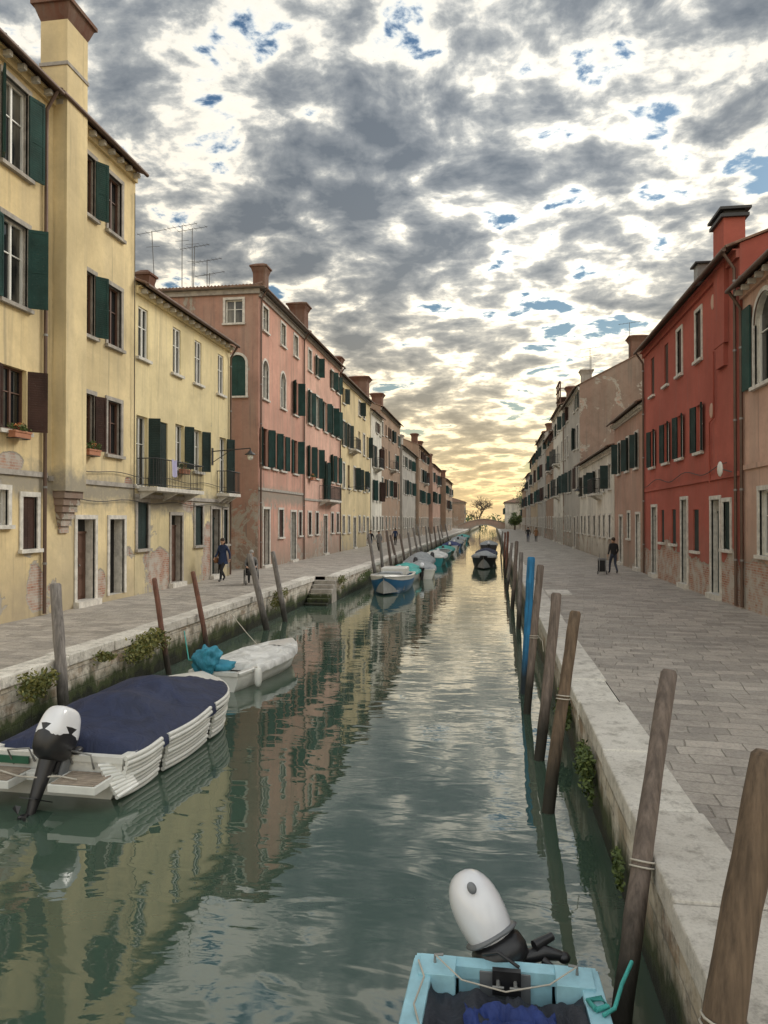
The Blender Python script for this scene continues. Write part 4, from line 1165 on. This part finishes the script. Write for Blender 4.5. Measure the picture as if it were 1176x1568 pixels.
# cables and flower boxes on the left houses
mb = MB()
for z, ph in ((4.35, 0), (5.25, 1)):
    pts = [(LX+.09, y, z+.05*math.sin(y*1.7+ph)) for y in [20.2+.5*i for i in range(26)]]
    mb.tube(pts, .014, CABLE, 5, False)
mb.tube([(LX+.09, 23.6, 4.4), (LX+.09, 23.6, 15)], .014, CABLE, 5, False)
mb.obj('wall_cables')
def flowerbox(y, z, x=LX):
    e = empty('flower_box', (x+.2, y, z)); mb = MB()
    mb.box(-.1, .1, -.32, .32, 0, .17, PLASTIC_G); mb.box(-.12, .12, -.34, .34, .13, .175, PLASTIC_G)
    mb.tube([(-.2, -.25, -.02), (.12, -.25, -.02), (.12, .25, -.02), (-.2, .25, -.02)], .01, IRON, 5)
    mb.obj('planter', e); mb = MB(); leaves(mb, (0, 0, .27), (.16, .38, .2), 320, .04, LEAF, R); leaves(mb, (0, 0, .33), (.12, .3, .12), 40, .035, FLOW, R); mb.obj('flowers', e)
flowerbox(20.75, 5.7); flowerbox(17.3, 5.85); flowerbox(27.5, 5.55); flowerbox(48.2, 6.4, LX+.05)

# ------------------------------------------------------------------ people
SKIN = plain('skin', (.48, .29, .20), .6, var=.1)
HAIRB = plain('hair_brown', (.04, .025, .015), .7); HAIRG = plain('hair_grey', (.35, .34, .32), .7)
CNAVY = plain('coat_navy', (.015, .03, .08), .85, bmp=.01); CBLK = plain('cloth_black', (.015, .015, .017), .85); CGREY = plain('coat_grey', (.16, .16, .16), .85)
JEAN = plain('jeans', (.04, .05, .08), .85); SHOE = plain('shoe', (.02, .018, .015), .5); BAGB = plain('bag_brown', (.22, .1, .04), .6)
def person(name, loc, rz, coat, pants, hair, pose=None, longhair=False, coatlen=None, s=1.0):
    J = {'pel': (0, 0, .93, .12), 'sp': (0, .0, 1.10, .12), 'ch': (0, .0, 1.32, .145), 'nk': (0, .01, 1.49, .055), 'h1': (0, .035, 1.56, .07), 'h2': (0, .03, 1.65, .088), 'h3': (0, .02, 1.70, .07)}
    for k, sg in (('L', -1), ('R', 1)):
        J['sh'+k] = (sg*.17, 0, 1.42, .065); J['el'+k] = (sg*.235, -.03, 1.14, .048); J['wr'+k] = (sg*.25, .08, .91, .034); J['ha'+k] = (sg*.25, .11, .84, .036)
        J['hp'+k] = (sg*.09, 0, .88, .10); J['kn'+k] = (sg*.1, .04, .50, .066); J['an'+k] = (sg*.1, 0, .10, .045); J['to'+k] = (sg*.11, .15, .045, .042)
    for k, v in (pose or {}).items(): J[k] = (*v, J[k][3])
    E = [('pel', 'sp', 0), ('sp', 'ch', 0), ('ch', 'nk', 0), ('nk', 'h1', 2), ('h1', 'h2', 2), ('h2', 'h3', 2)]
    for k in 'LR': E += [('ch', 'sh'+k, 0), ('sh'+k, 'el'+k, 0), ('el'+k, 'wr'+k, 0), ('wr'+k, 'ha'+k, 2), ('pel', 'hp'+k, 1), ('hp'+k, 'kn'+k, 1), ('kn'+k, 'an'+k, 1), ('an'+k, 'to'+k, 3)]
    keys = list(J); me = bpy.data.meshes.new('b')
    me.from_pydata([J[k][:3] for k in keys], [(keys.index(a), keys.index(b)) for a, b, _ in E], [])
    o = bpy.data.objects.new('b', me); sc.collection.objects.link(o)
    md = o.modifiers.new('s', 'SKIN')
    for i, k in enumerate(keys):
        r = J[k][3]; me.skin_vertices[0].data[i].radius = (r*1.08, r*.95); me.skin_vertices[0].data[i].use_root = (k == 'pel')
    md.use_smooth_shade = True
    o.modifiers.new('ss', 'SUBSURF').levels = 2
    dg = bpy.context.evaluated_depsgraph_get(); dg.update()
    m2 = bpy.data.meshes.new_from_object(o.evaluated_get(dg))
    bpy.data.objects.remove(o)
    m2.materials.clear()
    for m in (coat, pants, SKIN, SHOE): m2.materials.append(m)
    for p in m2.polygons:
        c = V(p.center); best = 9; bt = 0
        for a, b, t in E:
            A, B = V(J[a][:3]), V(J[b][:3]); u = max(0, min(1, (c-A).dot(B-A)/(B-A).length_squared))
            d = (c-(A+(B-A)*u)).length - (J[a][3]*(1-u)+J[b][3]*u)
            if d < best: best = d; bt = t
        p.material_index = bt; p.use_smooth = True
    e = empty(name, loc, rz); e.scale = (s, s, s)
    body = bpy.data.objects.new('body', m2); sc.collection.objects.link(body); body.parent = e
    mb = MB(); h = V(J['h2'][:3])
    mb.ell(h+V((0, -.02, .035)), (.098, .105, .095), hair, nu=14, nv=10)
    if longhair: mb.ell(h+V((0, -.06, -.07)), (.095, .06, .15), hair)
    mb.obj('hair', e)
    mb = MB()
    mb.tube([h+V((0, .085, .0)), h+V((0, .115, -.035)), h+V((0, .09, -.045))], [.01, .016, .012], SKIN, 6)
    for sg in (-1, 1):
        mb.ell(h+V((sg*.033, .088, .0)), (.012, .008, .008), HAIRB, nu=6, nv=4); mb.ell(h+V((sg*.092, .0, -.015)), (.012, .022, .034), SKIN, nu=6, nv=5)
    mb.ell(h+V((0, .082, -.075)), (.024, .008, .006), BAGB, nu=6, nv=4)
    for k, sg in (('L', -1), ('R', 1)):
        w, a = V(J['wr'+k][:3]), V(J['ha'+k][:3]); d = (a-w).normalized(); sdv = V((0, 1, 0)) if abs(d.y) < .8 else V((1, 0, 0))
        for i in range(4):
            q = a + sdv*(.027-.018*i); L_ = (.065, .075, .07, .055)[i]
            mb.tube([q, q+d*L_*.6, q+d*L_+V((-sg*.02, 0, 0))], [.010, .009, .007], SKIN, 6)
        mb.tube([a+sdv*.02-d*.04, a+sdv*.055-d*.0, a+sdv*.055+d*.03], [.012, .011, .008], SKIN, 6)
    mb.obj('face_and_fingers', e)
    if coatlen:
        mb = MB(); z1 = coatlen
        rows = []
        for i in range(8):
            f = i/7; z = 1.15+(z1-1.15)*f; rx = .15+.06*f; ry = .125+.07*f
            rows.append([V((math.cos(a)*rx*(1+.04*math.sin(a*5)*f), math.sin(a)*ry, z)) for a in [2*math.pi*k/20 for k in range(20)]])
        mb.grid(rows, coat, True, True)
        mb.tube([(0, .0, 1.43), (0, .01, 1.51)], [.11, .075], coat, 12, False)
        mb.obj('coat_skirt', e)
    return e
walk = {'knL': (-.09, .22, .53), 'anL': (-.09, .28, .10), 'toL': (-.10, .42, .06), 'knR': (.09, .02, .50), 'anR': (.09, -.25, .17), 'toR': (.1, -.14, .06),
        'elL': (-.24, -.12, 1.15), 'wrL': (-.25, -.12, .92), 'haL': (-.25, -.12, .85), 'elR': (.24, .03, 1.14), 'wrR': (.23, .22, .98), 'haR': (.22, .27, .93)}
e = person('walking_woman', (-11.3, 29.6, WZ), math.radians(165), CNAVY, CBLK, HAIRB, walk, True, .72, 1.05)
mb = MB(); mb.ell((.27, .05, .88), (.07, .15, .13), BAGB, pw=.6); mb.tube([(.25, .0, 1.0), (.1, .02, 1.46), (-.12, 0, 1.3)], .012, BAGB, 6); mb.obj('shoulder_bag', e)
e = person('walking_man', (5.75, 36.6, WZ), math.radians(12), CBLK, JEAN, HAIRB, {**walk, 'elL': (-.25, -.1, 1.14), 'wrL': (-.30, -.12, .95), 'haL': (-.32, -.12, .9)}, False, None)
e = empty('shopping_trolley', (5.18, 36.4, WZ)); mb = MB()
mb.box(-.18, .18, -.14, .14, .14, .72, CBLK); mb.box(-.19, .19, -.15, .16, .66, .76, CGREY); mb.obj('bag', e, bevel=.03)
mb = MB(); mb.tube([(-.14, -.15, .08), (-.14, -.17, .98), (.14, -.17, .98), (.14, -.15, .08)], .013, PIPEG, 6)
for sg in (-1, 1): mb.tube([(sg*.19, -.1, .09), (sg*.225, -.1, .09)], .09, BLACKP, 14)
mb.box(-.16, .16, -.15, .12, .10, .135, PIPEG); mb.obj('frame_and_wheels', e)
sit = {'pel': (0, 0, .55), 'sp': (0, .01, .72), 'ch': (0, .04, .95), 'nk': (0, .08, 1.12), 'h1': (0, .11, 1.19), 'h2': (0, .11, 1.28), 'h3': (0, .10, 1.33)}
for k, sg in (('L', -1), ('R', 1)):
    sit.update({'sh'+k: (sg*.17, .04, 1.05), 'el'+k: (sg*.24, .02, .78), 'wr'+k: (sg*.18, .24, .72), 'ha'+k: (sg*.16, .31, .70), 'hp'+k: (sg*.09, .03, .53), 'kn'+k: (sg*.1, .45, .55), 'an'+k: (sg*.1, .48, .16), 'to'+k: (sg*.1, .62, .13)})
e = person('seated_person', (-9.75, 28.7, WZ), math.radians(200), CGREY, CBLK, HAIRG, sit)
e = empty('wheelchair', (-9.75, 28.7, WZ), math.radians(200)); mb = MB()
mb.box(-.22, .22, -.14, .32, .38, .43, CBLK); mb.box(-.22, .22, -.2, -.16, .43, .95, CBLK)
mb.obj('seat', e, bevel=.01); mb = MB()
def wheel(mb, c, r, t=.02):
    mb.tube([V(c)+V((0, math.cos(a)*r, math.sin(a)*r)) for a in [2*math.pi*k/24 for k in range(25)]], t, BLACKP, 6, False)
    for k in range(8):
        a = math.pi*k/4; mb.tube([c, V(c)+V((0, math.cos(a)*r, math.sin(a)*r))], .004, PIPEG, 4, False)
for sg in (-1, 1):
    wheel(mb, (sg*.28, -.08, .3), .28); wheel(mb, (sg*.22, .42, .1), .08)
    mb.tube([(sg*.24, -.32, .95), (sg*.24, -.19, .93), (sg*.24, -.18, .3), (sg*.23, .38, .36), (sg*.2, .5, .1), (sg*.16, .62, .09)], .014, PIPEG, 6)
    mb.tube([(sg*.24, -.18, .64), (sg*.24, .25, .64), (sg*.24, .28, .4)], .014, PIPEG, 6)
mb.obj('frame_and_wheels', e)
person('walking_man', (-9.9, 59, WZ), 3.0, CBLK, JEAN, HAIRB, walk); person('walking_woman', (-9.3, 59.5, WZ), 3.1, CGREY, CBLK, HAIRB, walk, True, .75, .95)
person('walking_man', (-9.6, 72, WZ), 0, CNAVY, CBLK, HAIRB, walk)
person('walking_man', (3.9, 84, WZ), 3.1, CBLK, JEAN, HAIRB, walk); person('walking_woman', (4.9, 86, WZ), 3.1, BAGB, CBLK, HAIRB, walk, True, .75, .95)
